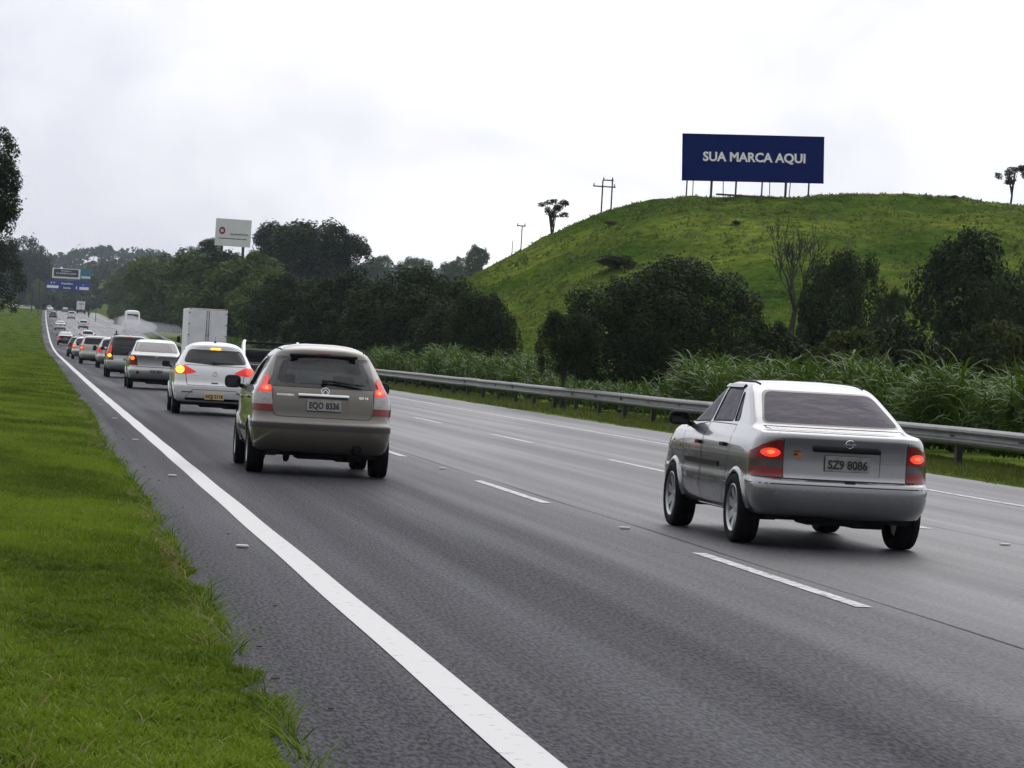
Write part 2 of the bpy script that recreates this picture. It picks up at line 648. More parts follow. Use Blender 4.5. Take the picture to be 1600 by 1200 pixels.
# wavy hand of the line machine: tiny lateral wander
wob = lambda c, w: (lambda y: c + w + 0.004 * np.sin(y * .9))
yl = np.concatenate([np.arange(4, 120, 1.), np.arange(120, 1290, 8.)])
fade = lambda y: sstep(60, 260, y) * 0.18
obj('edge_line', mesh_np('edge_line', *strip(lambda y: wob(1.92, -.1)(y) + fade(y), lambda y: wob(1.92, .1)(y) + fade(y), yl, 0.005)), M_line, road)
obj('edge_line', mesh_np('edge_line', *strip(lambda y: wob(12.45, -.075)(y) + widen(y), lambda y: wob(12.45, .075)(y) + widen(y), yl, 0.005)), M_dash, road)
for c, y0 in ((5.44, 7.2), (9.12, 5.6)):
    for k in range(-1, 44):
        a = y0 + 12.95 * k
        if a + 5.2 < 6:
            continue
        ys = np.linspace(a, a + 5.2, 5)
        obj('lane_dash', mesh_np('lane_dash', *strip(c - .06, c + .06, ys, 0.005)), M_dash, road)
for c in (5.44, 9.12, 12.45):
    Vs, Fs, b = [], [], 0
    for a in np.arange(580, 1280, 12.95):
        v, f = strip(c - .09, c + .09, np.linspace(a, a + 6, 3), 0.008)
        Vs.append(v)
        Fs.append(f + b)
        b += len(v)
    o = obj('lane_dashes_far', mesh_np('lane_dashes_far', np.concatenate(Vs), np.concatenate(Fs)), M_dash, road, kind='stuff')
M_joint = mat('paving_joint', (0.026, 0.026, 0.028), 0.8, vary=.5, scale=3)
for c in (5.66, 9.36):
    obj('paving_joint', mesh_np('paving_joint', *strip(lambda y: c - .006 + .01 * np.sin(y * .7), lambda y: c + .006 + .01 * np.sin(y * .7 + .4), np.arange(6, 260, 1.5), 0.004)), M_joint, road)
M_stud = mat('stud_white', (0.55, 0.55, 0.52), 0.4)
stud = MB().box((0, 0, .009), (.09, .08, .016), .005).box((0, -.042, .009), (.07, .006, .010)).mesh('road_stud')
stud.materials.append(M_stud)
for x, y in ((1.62, 23.4), (1.63, 35.2), (1.62, 47.2), (1.63, 59.3), (1.63, 71), (5.44, 28.6), (5.44, 41.6), (9.12, 28.9)):
    o = link(bpy.data.objects.new('road_stud', stud), road)
    o.location = (x, y, 0.004)
# litter of bark and leaves on the left shoulder
M_litter = mat('litter', (0.05, 0.045, 0.035), 0.9)
rng = np.random.default_rng(5)
mb = MB()
for k in range(70):
    x, y = 1.02 + abs(rng.normal(0, .22)), rng.uniform(13, 75)
    if x > 1.75:
        continue
    a, L = rng.uniform(0, 6.3), rng.uniform(.012, .04)
    M = Matrix.Rotation(a, 3, 'Z')
    mb.box((x, y, .007), (L, rng.uniform(.008, .02), .006), M=M)
mb.build('bark_litter', M_litter, kind='stuff', label='scraps of bark and dry leaves on the left shoulder', cat='litter')

# ------------------------------------------------------------------ hill
M_hill = None


def hillmat():
    m, n, l, p = nmat('pasture')
    setp(p, rough=0.95, spec=0.0)
    t = n.new('ShaderNodeTexCoord')
    mpg = n.new('ShaderNodeMapping')
    mpg.inputs['Scale'].default_value = (1, 1.6, 2.5)
    l.new(t.outputs['Object'], mpg.inputs['Vector'])
    a = n.new('ShaderNodeTexNoise')
    a.inputs['Scale'].default_value, a.inputs['Detail'].default_value, a.inputs['Roughness'].default_value = 1.1, 9, 0.68
    l.new(mpg.outputs['Vector'], a.inputs['Vector'])
    r = n.new('ShaderNodeValToRGB')
    e = r.color_ramp.elements
    e[0].position, e[0].color = 0.30, (0.030, 0.052, 0.012, 1)
    e[1].position, e[1].color = 0.72, (0.150, 0.215, 0.042, 1)
    x = r.color_ramp.elements.new(0.5)
    x.color = (0.090, 0.142, 0.026, 1)
    l.new(a.outputs['Fac'], r.inputs['Fac'])
    b = n.new('ShaderNodeTexNoise')
    b.inputs['Scale'].default_value, b.inputs['Detail'].default_value = 0.11, 5
    l.new(t.outputs['Object'], b.inputs['Vector'])
    r2 = n.new('ShaderNodeValToRGB')
    e = r2.color_ramp.elements
    e[0].position, e[0].color = 0.36, (0.45, 0.60, 0.42, 1)
    e[1].position, e[1].color = 0.66, (1.62, 1.36, 1.2, 1)
    l.new(b.outputs['Fac'], r2.inputs['Fac'])
    m1 = n.new('ShaderNodeMix')
    m1.data_type, m1.blend_type = 'RGBA', 'MULTIPLY'
    m1.inputs['Factor'].default_value = 1
    l.new(r.outputs['Color'], m1.inputs['A'])
    l.new(r2.outputs['Color'], m1.inputs['B'])
    l.new(m1.outputs['Result'], p.inputs['Base Color'])
    bp = n.new('ShaderNodeBump')
    bp.inputs['Strength'].default_value, bp.inputs['Distance'].default_value = 1.0, 0.35
    l.new(a.outputs['Fac'], bp.inputs['Height'])
    l.new(bp.outputs['Normal'], p.inputs['Normal'])
    return m


M_hill = hillmat()
hx = np.concatenate([np.arange(17, 76, .55), np.arange(76, 160, 3.)])
hy = np.concatenate([np.arange(114, 222, .6), np.arange(222, 420, 6.)])
X2, Y2 = np.meshgrid(hx, hy)
V = np.stack([X2, Y2, hill_z(X2, Y2)], -1).reshape(-1, 3)
nx, ny = len(hx), len(hy)
ii = (np.arange(ny - 1)[:, None] * nx + np.arange(nx - 1)[None]).ravel()
obj('hill', mesh_np('hill', V, np.stack([ii, ii + 1, ii + nx + 1, ii + nx], 1), True), M_hill, kind='structure', label='rounded green pasture hill with the blue billboard on top')

# ------------------------------------------------------------------ grasses
def blades(P, h, w, lean, rng, seg=1, curve=0.5):
    """P (n,3) feet; h,w arrays; returns verts, quads, per-vertex value"""
    n = len(P)
    az = rng.uniform(0, 2 * np.pi, n)
    d = np.stack([np.cos(az), np.sin(az), 0 * az], 1)
    fz = rng.uniform(0, 2 * np.pi, n)
    s = np.stack([np.cos(fz), np.sin(fz), 0 * fz], 1)
    rows = []
    for k in range(seg + 1):
        t = k / seg
        c = P + d * (h * lean * t ** (1 + curve))[:, None]
        c[:, 2] += h * t * (1 - 0.25 * lean * t)
        ww = (w * (1 - 0.8 * t ** 1.5) * 0.5)[:, None]
        rows += [c - s * ww, c + s * ww]
    V = np.stack(rows, 1)
    m = 2 * (seg + 1)
    q = np.concatenate([np.arange(n)[:, None] * m + np.array([2 * k, 2 * k + 1, 2 * k + 3, 2 * k + 2])[None] for k in range(seg)])
    v = np.repeat(rng.uniform(0, 1, n), m)
    return V.reshape(-1, 3), q, v


def merge(parts):
    b, VV, QQ, vv = 0, [], [], []
    for V, q, v in parts:
        VV.append(V)
        QQ.append(q + b)
        vv.append(v)
        b += len(V)
    return np.concatenate(VV), np.concatenate(QQ), np.concatenate(vv)


M_lawn = leafmat('lawn_blades', (0.011, 0.032, 0.002), (0.185, 0.270, 0.022), trans=0.35, rough=0.5, spec=0.12)
rng = np.random.default_rng(11)
EDX, EDV = [0, 11, 15, 20, 28, 45, 60, 108, 183, 400, 1000], [1.02, 1.02, 1.01, 1.05, 1.08, 1.07, 1.18, 1.24, 1.4, 1.2, 1.0]


def lawn(y0, y1, dens, left, h, w, seg):
    n = int((y1 - y0) * (left + 1.1) * dens)
    y = rng.uniform(y0, y1, n)
    e = np.interp(y, EDX, EDV) + (vnoise(y * 1.7, y * 0, 2) - .5) * .16 + (vnoise(y * 6, y * 0, 8) - .5) * .08
    x = e - (left + 1.1) * rng.uniform(0, 1, n) ** 1.15
    # mown in long swathes: height changes gently between passes
    tuft = .55 * vnoise(x * 7 + y * 2.1, y * 3.1 - x * 2, 21) + .45 * vnoise(x * 19 + y * 3, y * 11, 22)
    hh = h * (0.35 + 1.3 * tuft ** 1.5) * rng.uniform(.7, 1.25, n)
    P = np.stack([x + off(y), y, land_z(x - off(y) * 0, y) - .005], 1)
    P[:, 2] = np.where(x > .97, zr(y), P[:, 2])
    V, q, v = blades(P, hh, np.full(n, w) * rng.uniform(.7, 1.4, n), rng.uniform(.2, 1.1, n), rng, seg)
    v = 0.45 * v + np.repeat(1.15 * vnoise(x * 1.6 + .3 * y, y * .45, 33) + 0.35 * vnoise(x * .9 + 40, y * .02, 34) + .25 * tuft - .46, 2 * (seg + 1))
    return V, q, v


parts = [lawn(9.5, 20, 4800, 1.2, .052, .014, 2), lawn(20, 38, 2600, 1.6, .058, .018, 1), lawn(38, 80, 720, 2.3, .065, .022, 1), lawn(80, 180, 150, 4, .08, .045, 1), lawn(180, 420, 28, 7, .09, .10, 1), lawn(420, 1050, 4, 13, .10, .22, 1)]
# longer tufts that reach over the edge of the asphalt
ty = rng.uniform(10.5, 70, 110)
ty = np.concatenate([ty, [11.5, 12.3, 12.5, 13.6, 15.3, 17, 24, 24.6, 29, 33]])
for t in ty:
    n = rng.integers(8, 26)
    y = t + rng.normal(0, .05, n)
    x = np.interp(t, EDX, EDV) + rng.normal(.03, .03, n)
    P = np.stack([x, y, 0 * x], 1)
    parts.append(blades(P, rng.uniform(.06, .19, n), rng.uniform(.006, .011, n), rng.uniform(.5, 1.5, n), rng, 2))
Vv, q, v = merge(parts)
obj('lawn_grass', mesh_np('lawn_grass', Vv, q, False, v), M_lawn, kind='stuff', label='short mown lawn grass along the left edge of the road', cat='grass')

M_straw = leafmat('dry_blades', (0.16, 0.13, 0.05), (0.34, 0.29, 0.13), trans=0.3, rough=0.7, spec=0.1)
n = 5200
y = 10 + 60 * rng.uniform(0, 1, n) ** 2
e_ = np.interp(y, EDX, EDV)
x = e_ - np.where(rng.uniform(size=n) < .45, np.abs(rng.normal(0, .12, n)), 2.4 * rng.uniform(0, 1, n))
keep = vnoise(x * 2.2 + 7, y * .8, 55) > .42
x, y = x[keep], y[keep]
P = np.stack([x, y, land_z(np.minimum(x, .94), y)], 1)
Vv, q, v = blades(P, rng.uniform(.03, .09, len(x)), rng.uniform(.004, .009, len(x)) * (1 + y / 40), rng.uniform(.6, 1.8, len(x)), rng, 2)
obj('dry_grass', mesh_np('dry_grass', Vv, q, False, v), M_straw, kind='stuff', label='dry straw blades scattered through the left lawn', cat='grass')
M_verge = leafmat('verge_blades', (0.035, 0.062, 0.008), (0.15, 0.18, 0.03), trans=0.3, rough=0.6, spec=0.2)
parts = []
for y0, y1, dens, w in ((36, 80, 260, .02), (80, 170, 90, .04), (170, 420, 22, .09)):
    n = int((y1 - y0) * 3.0 * dens)
    y = rng.uniform(y0, y1, n)
    x = 14.75 + 3.0 * rng.uniform(0, 1, n) ** .8 + (vnoise(y * .8, 0 * y, 6) - .5) * .25
    P = np.stack([x + off(y) + widen(y), y, land_z(x, y)], 1)
    parts.append(blades(P, .075 * (0.6 + 1.5 * vnoise(x * 2, y * 1.2, 7)) * rng.uniform(.7, 1.4, n), np.full(n, w), rng.uniform(.2, 1., n), rng, 1))
Vv, q, v = merge(parts)
obj('verge_grass', mesh_np('verge_grass', Vv, q, False, v), M_verge, kind='stuff', label='rough short grass around the guardrail posts', cat='grass')

# tall cane-like grass behind the guardrail
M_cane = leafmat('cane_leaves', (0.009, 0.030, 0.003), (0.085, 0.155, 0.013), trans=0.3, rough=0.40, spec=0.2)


def cane(y0, y1, x0, x1, dens, hf, lw, seg, nl):
    n = int((y1 - y0) * (x1 - x0) * dens)
    y = rng.uniform(y0, y1, n)
    x = x0 + (x1 - x0) * rng.uniform(0, 1, n) ** 1.2 + (vnoise(y * .3, 0 * y, 12) - .5) * .9
    keep = vnoise(x * .9, y * .55, 14) > 0.22
    x, y = x[keep], y[keep]
    h = hf(y) * (0.72 + 0.5 * vnoise(x * .7, y * .35, 13)) * rng.uniform(.8, 1.15, len(x))
    x, y, h = np.repeat(x, nl), np.repeat(y, nl), np.repeat(h, nl)
    n = len(x)
    az = rng.uniform(0, 2 * np.pi, n)
    # leaves fan out and arch over; more of them lean to the light over the road
    d = np.stack([np.cos(az) - .35, np.sin(az) - .2, 0 * az], 1)
    d /= np.linalg.norm(d, axis=1)[:, None] + 1e-6
    s = np.stack([-d[:, 1], d[:, 0], 0 * az], 1) + np.stack([0 * az, 0 * az, rng.normal(0, .5, n)], 1)
    s /= np.linalg.norm(s, axis=1)[:, None]
    L = rng.uniform(.55, 1.0, n) * np.clip(h / 1.6, .55, 1.1)
    st = h * rng.uniform(.12, .80, n)
    e0 = rng.uniform(1.0, 1.5, n)
    bend = rng.uniform(.9, 2.5, n)
    c = np.stack([x + off(y) + widen(y) + rng.normal(0, .06, n), y + rng.normal(0, .06, n), land_z(x, y) + st], 1)
    rows = []
    w = rng.uniform(.75, 1.3, n) * lw
    for k in range(seg + 1):
        t = k / seg
        ww = (w * (0.55 + 1.2 * t - 1.68 * t * t) * .5)[:, None]
        rows += [c - s * ww, c + s * ww]
        e = e0 - bend * t
        c = c + (d * np.cos(e)[:, None] + np.array([0, 0, 1.]) * np.sin(e)[:, None]) * (L / seg)[:, None]
    V = np.stack(rows, 1)
    m = 2 * (seg + 1)
    q = np.concatenate([np.arange(n)[:, None] * m + np.array([2 * k, 2 * k + 1, 2 * k + 3, 2 * k + 2])[None] for k in range(seg)])
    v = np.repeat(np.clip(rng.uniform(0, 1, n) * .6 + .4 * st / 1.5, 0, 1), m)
    return V.reshape(-1, 3), q, v


hf = lambda y: 1.62 - 0.85 * sstep(84, 92, y) * (1 - sstep(112, 122, y)) + .35 * (1 - sstep(50, 60, y))
parts = [cane(44, 66, 17.3, 21.5, 24, hf, .052, 5, 11), cane(66, 86, 17.3, 21.5, 16, hf, .058, 4, 10), cane(86, 130, 17.4, 20.5, 12, hf, .068, 3, 9),
         cane(130, 200, 17.4, 20.5, 9, hf, .075, 3, 8), cane(200, 380, 17.4, 20.5, 3.0, hf, .12, 2, 8)]
Vv, q, v = merge(parts)
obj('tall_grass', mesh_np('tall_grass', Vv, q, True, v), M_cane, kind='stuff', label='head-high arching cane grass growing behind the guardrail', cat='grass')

# tussocks on the hill
n = 26000
x, y = rng.uniform(22, 72, n), 122 + 92 * rng.uniform(0, 1, n) ** .8
k = vnoise(x * .35, y * .5, 41) * rng.uniform(.4, 1, n) > .12
x, y = x[k], y[k]
nb = 5
sz = np.repeat(rng.uniform(.1, .42, len(x)) ** 2.2 * 1.3 + .05, nb)
x, y = np.repeat(x, nb) + rng.normal(0, .16, len(x) * nb), np.repeat(y, nb) + rng.normal(0, .16, len(x) * nb)
P = np.stack([x, y, hill_z(x, y) - .04], 1)
V, q, v = blades(P, sz * rng.uniform(.6, 1.2, len(x)), sz * .8, rng.uniform(.3, 1.3, len(x)), rng, 1)
M_tuss = leafmat('tussocks', (0.040, 0.064, 0.014), (0.180, 0.225, 0.045), trans=0.3, rough=0.7, spec=0.15)
obj('hill_grass', mesh_np('hill_grass', V, q, False, v), M_tuss, kind='stuff', label='tussocks of pasture grass over the hill', cat='grass')

# ------------------------------------------------------------------ guardrail
M_galv = mat('galvanised_steel', (0.105, 0.105, 0.102), 0.38, 0.6, vary=0.3, scale=2.5, bump=0.15, bscale=12)
M_post = mat('post_steel', (0.035, 0.032, 0.028), 0.7, 0.3, vary=0.4, scale=6)
guard = empty('guardrail', (16.0, 30, 0), label='galvanised steel guardrail on dark posts along the right shoulder', cat='guardrail')
prof = [(.012, .745), (0, .75), (-.014, .745), (-.078, .705), (-.084, .665), (-.016, .615), (-.012, .585), (-.016, .555), (-.084, .505), (-.078, .465), (-.014, .425), (0, .42), (.012, .425)]
rr_ = random.Random(3)


def railx(y):
    return 16.15 + float(off(y)) + float(widen(y))


def rail_piece(y0, y1):
    V, F = [], []
    m = len(prof)
    for s, y in enumerate((y0, y1 + .16)):
        j = rr_.uniform(-.012, .012)
        for k in (0, 1):                                     # outer skin and back skin, 4 mm sheet
            for (a, z) in prof:
                V.append((railx(y) - 16 + a + .005 * k - .004 * s + j, y - 30, float(zr(y)) + z + j * .6))
    for k in (0, 1):
        for i in range(m - 1):
            a, b = k * m + i, k * m + i + 1
            f = (a, b, b + 2 * m, a + 2 * m)
            F.append(f if k else f[::-1])
    F += [(0, 2 * m, 3 * m, m), (m - 1, 2 * m - 1, 4 * m - 1, 3 * m - 1)]
    return MB().add(V, F)


post_me = MB().box((0, 0, .33), (.012, .15, .84)).box((.05, .072, .33), (.10, .008, .84)).box((.05, -.072, .33), (.10, .008, .84)).box((-.04, 0, .585), (.085, .12, .30)).mesh('post')
post_me.materials.append(M_post)
bolt_me = MB().lathe([(0, .016), (.012, .016), (.016, 0)], 'X', 8).mesh('bolt')
bolt_me.materials.append(M_post)
y = 34.56
while y < 800:
    st = 4.0 if y < 330 else 8.0
    rail_piece(y, y + st).build('rail_beam', M_galv, guard, smooth=True, angle=40)
    p = link(bpy.data.objects.new('post', post_me), guard)
    p.location = (railx(y) - 16 + .07, y - 30, float(zr(y)) - .02)
    p.rotation_euler = (rr_.uniform(-.03, .03), rr_.uniform(-.03, .03), 0)
    if y < 120:
        for dy in (-.1, 0, .1):
            b = link(bpy.data.objects.new('bolt', bolt_me), guard)
            b.location = (railx(y) - 16 - .016, y - 30 + dy, float(zr(y)) + .585)
            b.rotation_euler = (0, math.pi, 0)
    y += st
# ------------------------------------------------------------------ cars
M_tyre = mat('tyre_rubber', (0.010, 0.010, 0.011), 0.85, vary=0.3, scale=8, spec=0.15)
M_rim = mat('alloy_rim', (0.42, 0.43, 0.44), 0.35, 0.85, vary=0.15)
M_black = mat('black_plastic', (0.012, 0.012, 0.013), 0.6, vary=0.2, spec=0.12)
M_under = mat('underbody', (0.008, 0.008, 0.008), 0.9, vary=0.4)
M_seam = mat('panel_gap', (0.006, 0.006, 0.006), 0.8)
M_chrome = mat('chrome', (0.75, 0.75, 0.76), 0.12, 1.0, vary=0.05)
M_cloth = mat('seat_cloth', (0.03, 0.032, 0.036), 0.9, vary=0.3, scale=30)
M_plate = mat('plate_grey', (0.26, 0.265, 0.26), 0.55, vary=0.25, scale=14)
M_plate_o = lit('plate_lit', (0.55, 0.45, 0.28), (1.0, 0.6, 0.25), 0.12, 0.5)
M_ink = mat('plate_ink', (0.02, 0.02, 0.02), 0.6)
M_red = mat('lens_red', (0.19, 0.004, 0.006), 0.2, vary=0.3, scale=30, coat=0.15)
M_clear = mat('lens_clear', (0.30, 0.285, 0.28), 0.2, 0.2, vary=0.25, scale=40, coat=0.6)
M_smoke = mat('lens_smoke', (0.04, 0.035, 0.035), 0.15, vary=0.2, coat=0.6)
M_redlit = lit('lens_red_lit', (0.25, 0.006, 0.005), (1.0, 0.022, 0.008), 0.55)
M_bulb = lit('bulb_red', (0.6, 0.1, 0.02), (1.0, 0.13, 0.03), 2.0)
M_bulbdim = lit('bulb_glow', (0.4, 0.02, 0.01), (1.0, 0.04, 0.012), 0.95)
M_amber = lit('bulb_amber', (0.6, 0.2, 0.02), (1.0, 0.20, 0.02), 1.5)
M_yellow = lit('bulb_yellow', (0.7, 0.4, 0.02), (1.0, 0.52, 0.05), 2.4)
M_glass = glass('window_glass', (0.90, 0.97, 0.95), 1.5)
M_tint = glass('window_tinted', (0.16, 0.17, 0.18), 1.55)
M_film = glass('window_film', (0.05, 0.045, 0.055), 2.0, (0.33, 0.32, 0.36), 0.02, .3)
M_frit = mat('window_frit', (0.010, 0.010, 0.012), 0.15, vary=0.1, coat=0.5)
M_skin = mat('skin', (0.30, 0.17, 0.11), 0.6)
M_shirt = mat('shirt', (0.05, 0.06, 0.09), 0.9)
M_hair = mat('hair', (0.012, 0.01, 0.008), 0.7)


def pchip(x, y, q):
    x, y, q = map(lambda a: np.asarray(a, float), (x, y, q))
    h = np.diff(x)
    d = np.diff(y) / h
    m = np.zeros(len(x))
    m[0], m[-1] = d[0], d[-1]
    for i in range(1, len(x) - 1):
        if d[i - 1] * d[i] > 0:
            w1, w2 = 2 * h[i] + h[i - 1], h[i] + 2 * h[i - 1]
            m[i] = (w1 + w2) / (w1 / d[i - 1] + w2 / d[i])
    i = np.clip(np.searchsorted(x, q) - 1, 0, len(x) - 2)
    t = (q - x[i]) / h[i]
    return y[i] * (1 + 2 * t) * (1 - t) ** 2 + h[i] * m[i] * t * (1 - t) ** 2 + y[i + 1] * t * t * (3 - 2 * t) + h[i] * m[i + 1] * t * t * (t - 1)


def inpoly(px_, py_, P):
    c = False
    j = len(P) - 1
    for i in range(len(P)):
        xi, yi = P[i]
        xj, yj = P[j]
        if (yi > py_) != (yj > py_) and px_ < (xj - xi) * (py_ - yi) / (yj - yi) + xi:
            c = not c
        j = i
    return c


def rpoly(P, r, n=3):
    """round the corners of a polygon"""
    out = []
    k = len(P)
    rs = r if isinstance(r, (list, tuple)) else [r] * k
    for i in range(k):
        a, b, c = Vector(P[i - 1]), Vector(P[i]), Vector(P[(i + 1) % k])
        u, w = a - b, c - b
        d = min(rs[i], u.length * .48, w.length * .48)
        if d < 1e-4:
            out.append(tuple(b))
            continue
        p0, p1 = b + u.normalized() * d, b + w.normalized() * d
        for s in range(n + 1):
            t = s / n
            out.append(tuple(p0 * (1 - t) ** 2 + b * 2 * t * (1 - t) + p1 * t * t))
    return out


def ellipse(cx, cz, a, b, n=14):
    return [(cx + a * math.cos(2 * math.pi * i / n), cz + b * math.sin(2 * math.pi * i / n)) for i in range(n)]


def mirror(P):
    return [(-x, z) for x, z in P][::-1]


class Car:
    def __init__(s, name, label, loc, rz, levels, paintm, rr=(.22, .20), rf=(.35, .5), bow=.04, lod=1, cat='car', group='cars driving away on the motorway', ttaper=.05, scale=1.0):
        s.root = empty(name, loc, rz, label, cat, group)
        if scale != 1.0:
            s.root.scale = (scale,) * 3
        s.paint = paintm
        s.lod = lod
        s.len = max(l[2] for l in levels)
        L = np.array([[*l[:4]] for l in levels], float)
        # subdivide the levels
        t, keys = [0.0], np.arange(len(L), dtype=float)
        step = {0: .10, 1: .045}[lod]
        for i in range(len(L) - 1):
            m = max(1, int(round(max(abs(L[i + 1, 0] - L[i, 0]), abs(L[i + 1, 1] - L[i, 1]), abs(L[i + 1, 3] - L[i, 3])) / step)))
            t += list(i + np.arange(1, m + 1) / m)
        t = np.array(t)
        Z, YR, YF, HW = [pchip(keys, L[:, k], t) for k in range(4)]
        N = {0: (4, 4, 10, 3, 3), 1: (9, 8, 30, 6, 5)}[lod]
        V, rows = [], []
        for z, yr, yf, hw in zip(Z, YR, YF, HW):
            rx, ry = min(rr[0], hw * .6), rr[1]
            fx, fy = min(rf[0], hw * .6), min(rf[1], (yf - yr) * .3)
            pts = []
            for k in range(N[0]):
                pts.append(((hw - rx) * k / N[0], yr))
            for k in range(N[1]):
                a = math.pi / 2 * k / N[1]
                pts.append((hw - rx + rx * math.sin(a), yr + ry * (1 - math.cos(a))))
            for k in range(N[2]):
                pts.append((hw, yr + ry + (yf - fy - yr - ry) * k / N[2]))
            for k in range(N[3]):
                a = math.pi / 2 * k / N[3]
                pts.append((hw - fx + fx * math.cos(a), yf - fy + fy * math.sin(a)))
            for k in range(N[4] + 1):
                pts.append(((hw - fx) * (1 - k / N[4]), yf))
            q = []
            for x, y in pts:
                u = (y / s.len - .45)
                x2 = x * (1 - ttaper * u * u * 4)
                y2 = y + bow * (x / hw) ** 2 * max(0, 1 - (y - yr) / .5) - .08 * (x / hw) ** 2 * max(0, 1 - (yf - y) / .8)
                q.append((x2, y2, z))
            full = q + [(-x, y, zz) for x, y, zz in q[-2:0:-1]]
            rows.append(len(V))
            V += full
        n = len(full)
        F = []
        for r in range(len(rows) - 1):
            for k in range(n):
                a, b = rows[r] + k, rows[r] + (k + 1) % n
                F.append((a, b, b + n, a + n))
        h = n // 2
        b = rows[-1]
        for k in range(h):
            l0, l1 = b + (n - k) % n, b + (n - k - 1) % n
            if k == 0:
                F.append((b, b + 1, l1))
            elif k == h - 1:
                F.append((b + k, b + k + 1, l0))
            else:
                F.append((b + k, b + k + 1, l1, l0))
        s.bm = bmesh.new()
        bv = [s.bm.verts.new(v) for v in V]
        for f in F:
            s.bm.faces.new([bv[i] for i in f])
        bmesh.ops.recalc_face_normals(s.bm, faces=s.bm.faces[:])
        if sum(f.normal.z for f in s.bm.faces if f.calc_center_median().z > L[-1, 0] - .02) < 0:
            bmesh.ops.reverse_faces(s.bm, faces=s.bm.faces[:])
        s.bm.normal_update()
        s.part = s.bm.faces.layers.int.new('part')
        # smooth reference surface for normals and ray casting
        s.ref = s.bm.copy()
        bmesh.ops.triangulate(s.ref, faces=s.ref.faces[:])
        s.ref.normal_update()
        s.ref.faces.ensure_lookup_table()
        s.bvh = BVHTree.FromBMesh(s.ref)
        s.nid = 0
        s.regs = {}

    # -- look-ups on the smooth surface
    def normal(s, co):
        p, no, idx, d = s.bvh.find_nearest(co)
        f = s.ref.faces[idx]
        a, b, c = [v.co for v in f.verts]
        w = [max(0, x) for x in bary(p, a, b, c)]
        return (f.verts[0].normal * w[0] + f.verts[1].normal * w[1] + f.verts[2].normal * w[2]).normalized()

    def hit(s, view, u, z, side=1):
        if view == 'rear':
            r = s.bvh.ray_cast(Vector((u, -3, z)), Vector((0, 1, 0)))
        elif view == 'front':
            r = s.bvh.ray_cast(Vector((u, 9, z)), Vector((0, -1, 0)))
        elif view == 'top':
            r = s.bvh.ray_cast(Vector((u, z, 9)), Vector((0, 0, -1)))
        else:
            r = s.bvh.ray_cast(Vector((3 * side, u, z)), Vector((-side, 0, 0)))
        return (r[0], s.normal(r[0])) if r[0] is not None else (None, None)

    # -- cut a panel out of the shell along a polygon seen from the back, side or front
    def region(s, key, view, P, side=1, inside=None, ymax=None, nmin=None, zlo=None):
        us, zs = [p[0] for p in P], [p[1] for p in P]
        u0, u1, z0, z1 = min(us) - .03, max(us) + .03, min(zs) - .03, max(zs) + .03

        def uv(c):
            return (c.x, c.z) if view in ('rear', 'front') else (c.y, c.z)

        def facing(f, loose=0.0):
            c = f.calc_center_median()
            n = f.normal
            if view == 'rear':
                return n.y < -((nmin if nmin is not None else .12) - loose) and (ymax is None or c.y < ymax)
            if view == 'front':
                return n.y > (nmin if nmin is not None else .15) - loose
            return n.x * side > (nmin if nmin is not None else .30) - loose and c.x * side > .25
        k = len(P)
        for i in range(k):
            a, b = P[i], P[(i + 1) % k]
            d = (b[0] - a[0], b[1] - a[1])
            if abs(d[0]) + abs(d[1]) < 1e-5:
                continue
            if view in ('rear', 'front'):
                co, no = Vector((a[0], 0, a[1])), Vector((d[1], 0, -d[0]))
            else:
                co, no = Vector((0, a[0], a[1])), Vector((0, d[1], -d[0]))
            # only the faces this edge can touch
            e0, e1 = min(a[0], b[0]) - .004, max(a[0], b[0]) + .004
            g0, g1 = min(a[1], b[1]) - .004, max(a[1], b[1]) + .004
            fs = []
            for f in s.bm.faces:
                if not facing(f, .06):
                    continue
                c = [uv(v.co) for v in f.verts]
                if max(q[0] for q in c) < e0 or min(q[0] for q in c) > e1 or max(q[1] for q in c) < g0 or min(q[1] for q in c) > g1:
                    continue
                fs.append(f)
            if not fs:
                continue
            geom = list({e for f in fs for e in f.edges}) + list({v for f in fs for v in f.verts}) + fs
            bmesh.ops.bisect_plane(s.bm, geom=geom, dist=1e-5, plane_co=co, plane_no=no)
            s.bm.normal_update()
        s.nid += 1
        got = 0
        allowed = None if inside is None else {s.regs[q] for q in inside}
        for f in s.bm.faces:
            if not facing(f):
                continue
            if f[s.part] != 0 and (allowed is None or f[s.part] not in allowed):
                continue
            if allowed is not None and f[s.part] not in allowed:
                continue
            c = uv(f.calc_center_median())
            if u0 < c[0] < u1 and z0 < c[1] < z1 and inpoly(c[0], c[1], P):
                f[s.part] = s.nid
                got += 1
        s.regs[key] = s.nid
        return got

    def panel(s, key, name, m, parent=None, push=0.0, skirt=0.0, thick=0.0, label=None):
        pid = 0 if key is None else s.regs[key]
        fs = [f for f in s.bm.faces if f[s.part] == pid]
        if not fs:
            return None
        ids, V, N, F = {}, [], [], []
        for f in fs:
            r = []
            for v in f.verts:
                if v.index not in ids or True:
                    kx = v
                    if kx not in ids:
                        ids[kx] = len(V)
                        n = s.normal(v.co)
                        N.append(n)
                        V.append(v.co + n * push)
                    r.append(ids[kx])
            F.append(r)
        nV = len(V)
        if skirt:
            cnt = {}
            for r in F:
                for a, b in zip(r, r[1:] + r[:1]):
                    cnt[(a, b)] = cnt.get((a, b), 0) + 1
            bd = [(a, b) for (a, b) in cnt if (b, a) not in cnt]
            mp_ = {}
            for a, b in bd:
                for q in (a, b):
                    if q not in mp_:
                        mp_[q] = len(V)
                        V.append(V[q] - N[q] * skirt)
                        N.append(N[q])
                F.append([b, a, mp_[a], mp_[b]])
        me = bpy.data.meshes.new(name)
        me.from_pydata([tuple(v) for v in V], [], F)
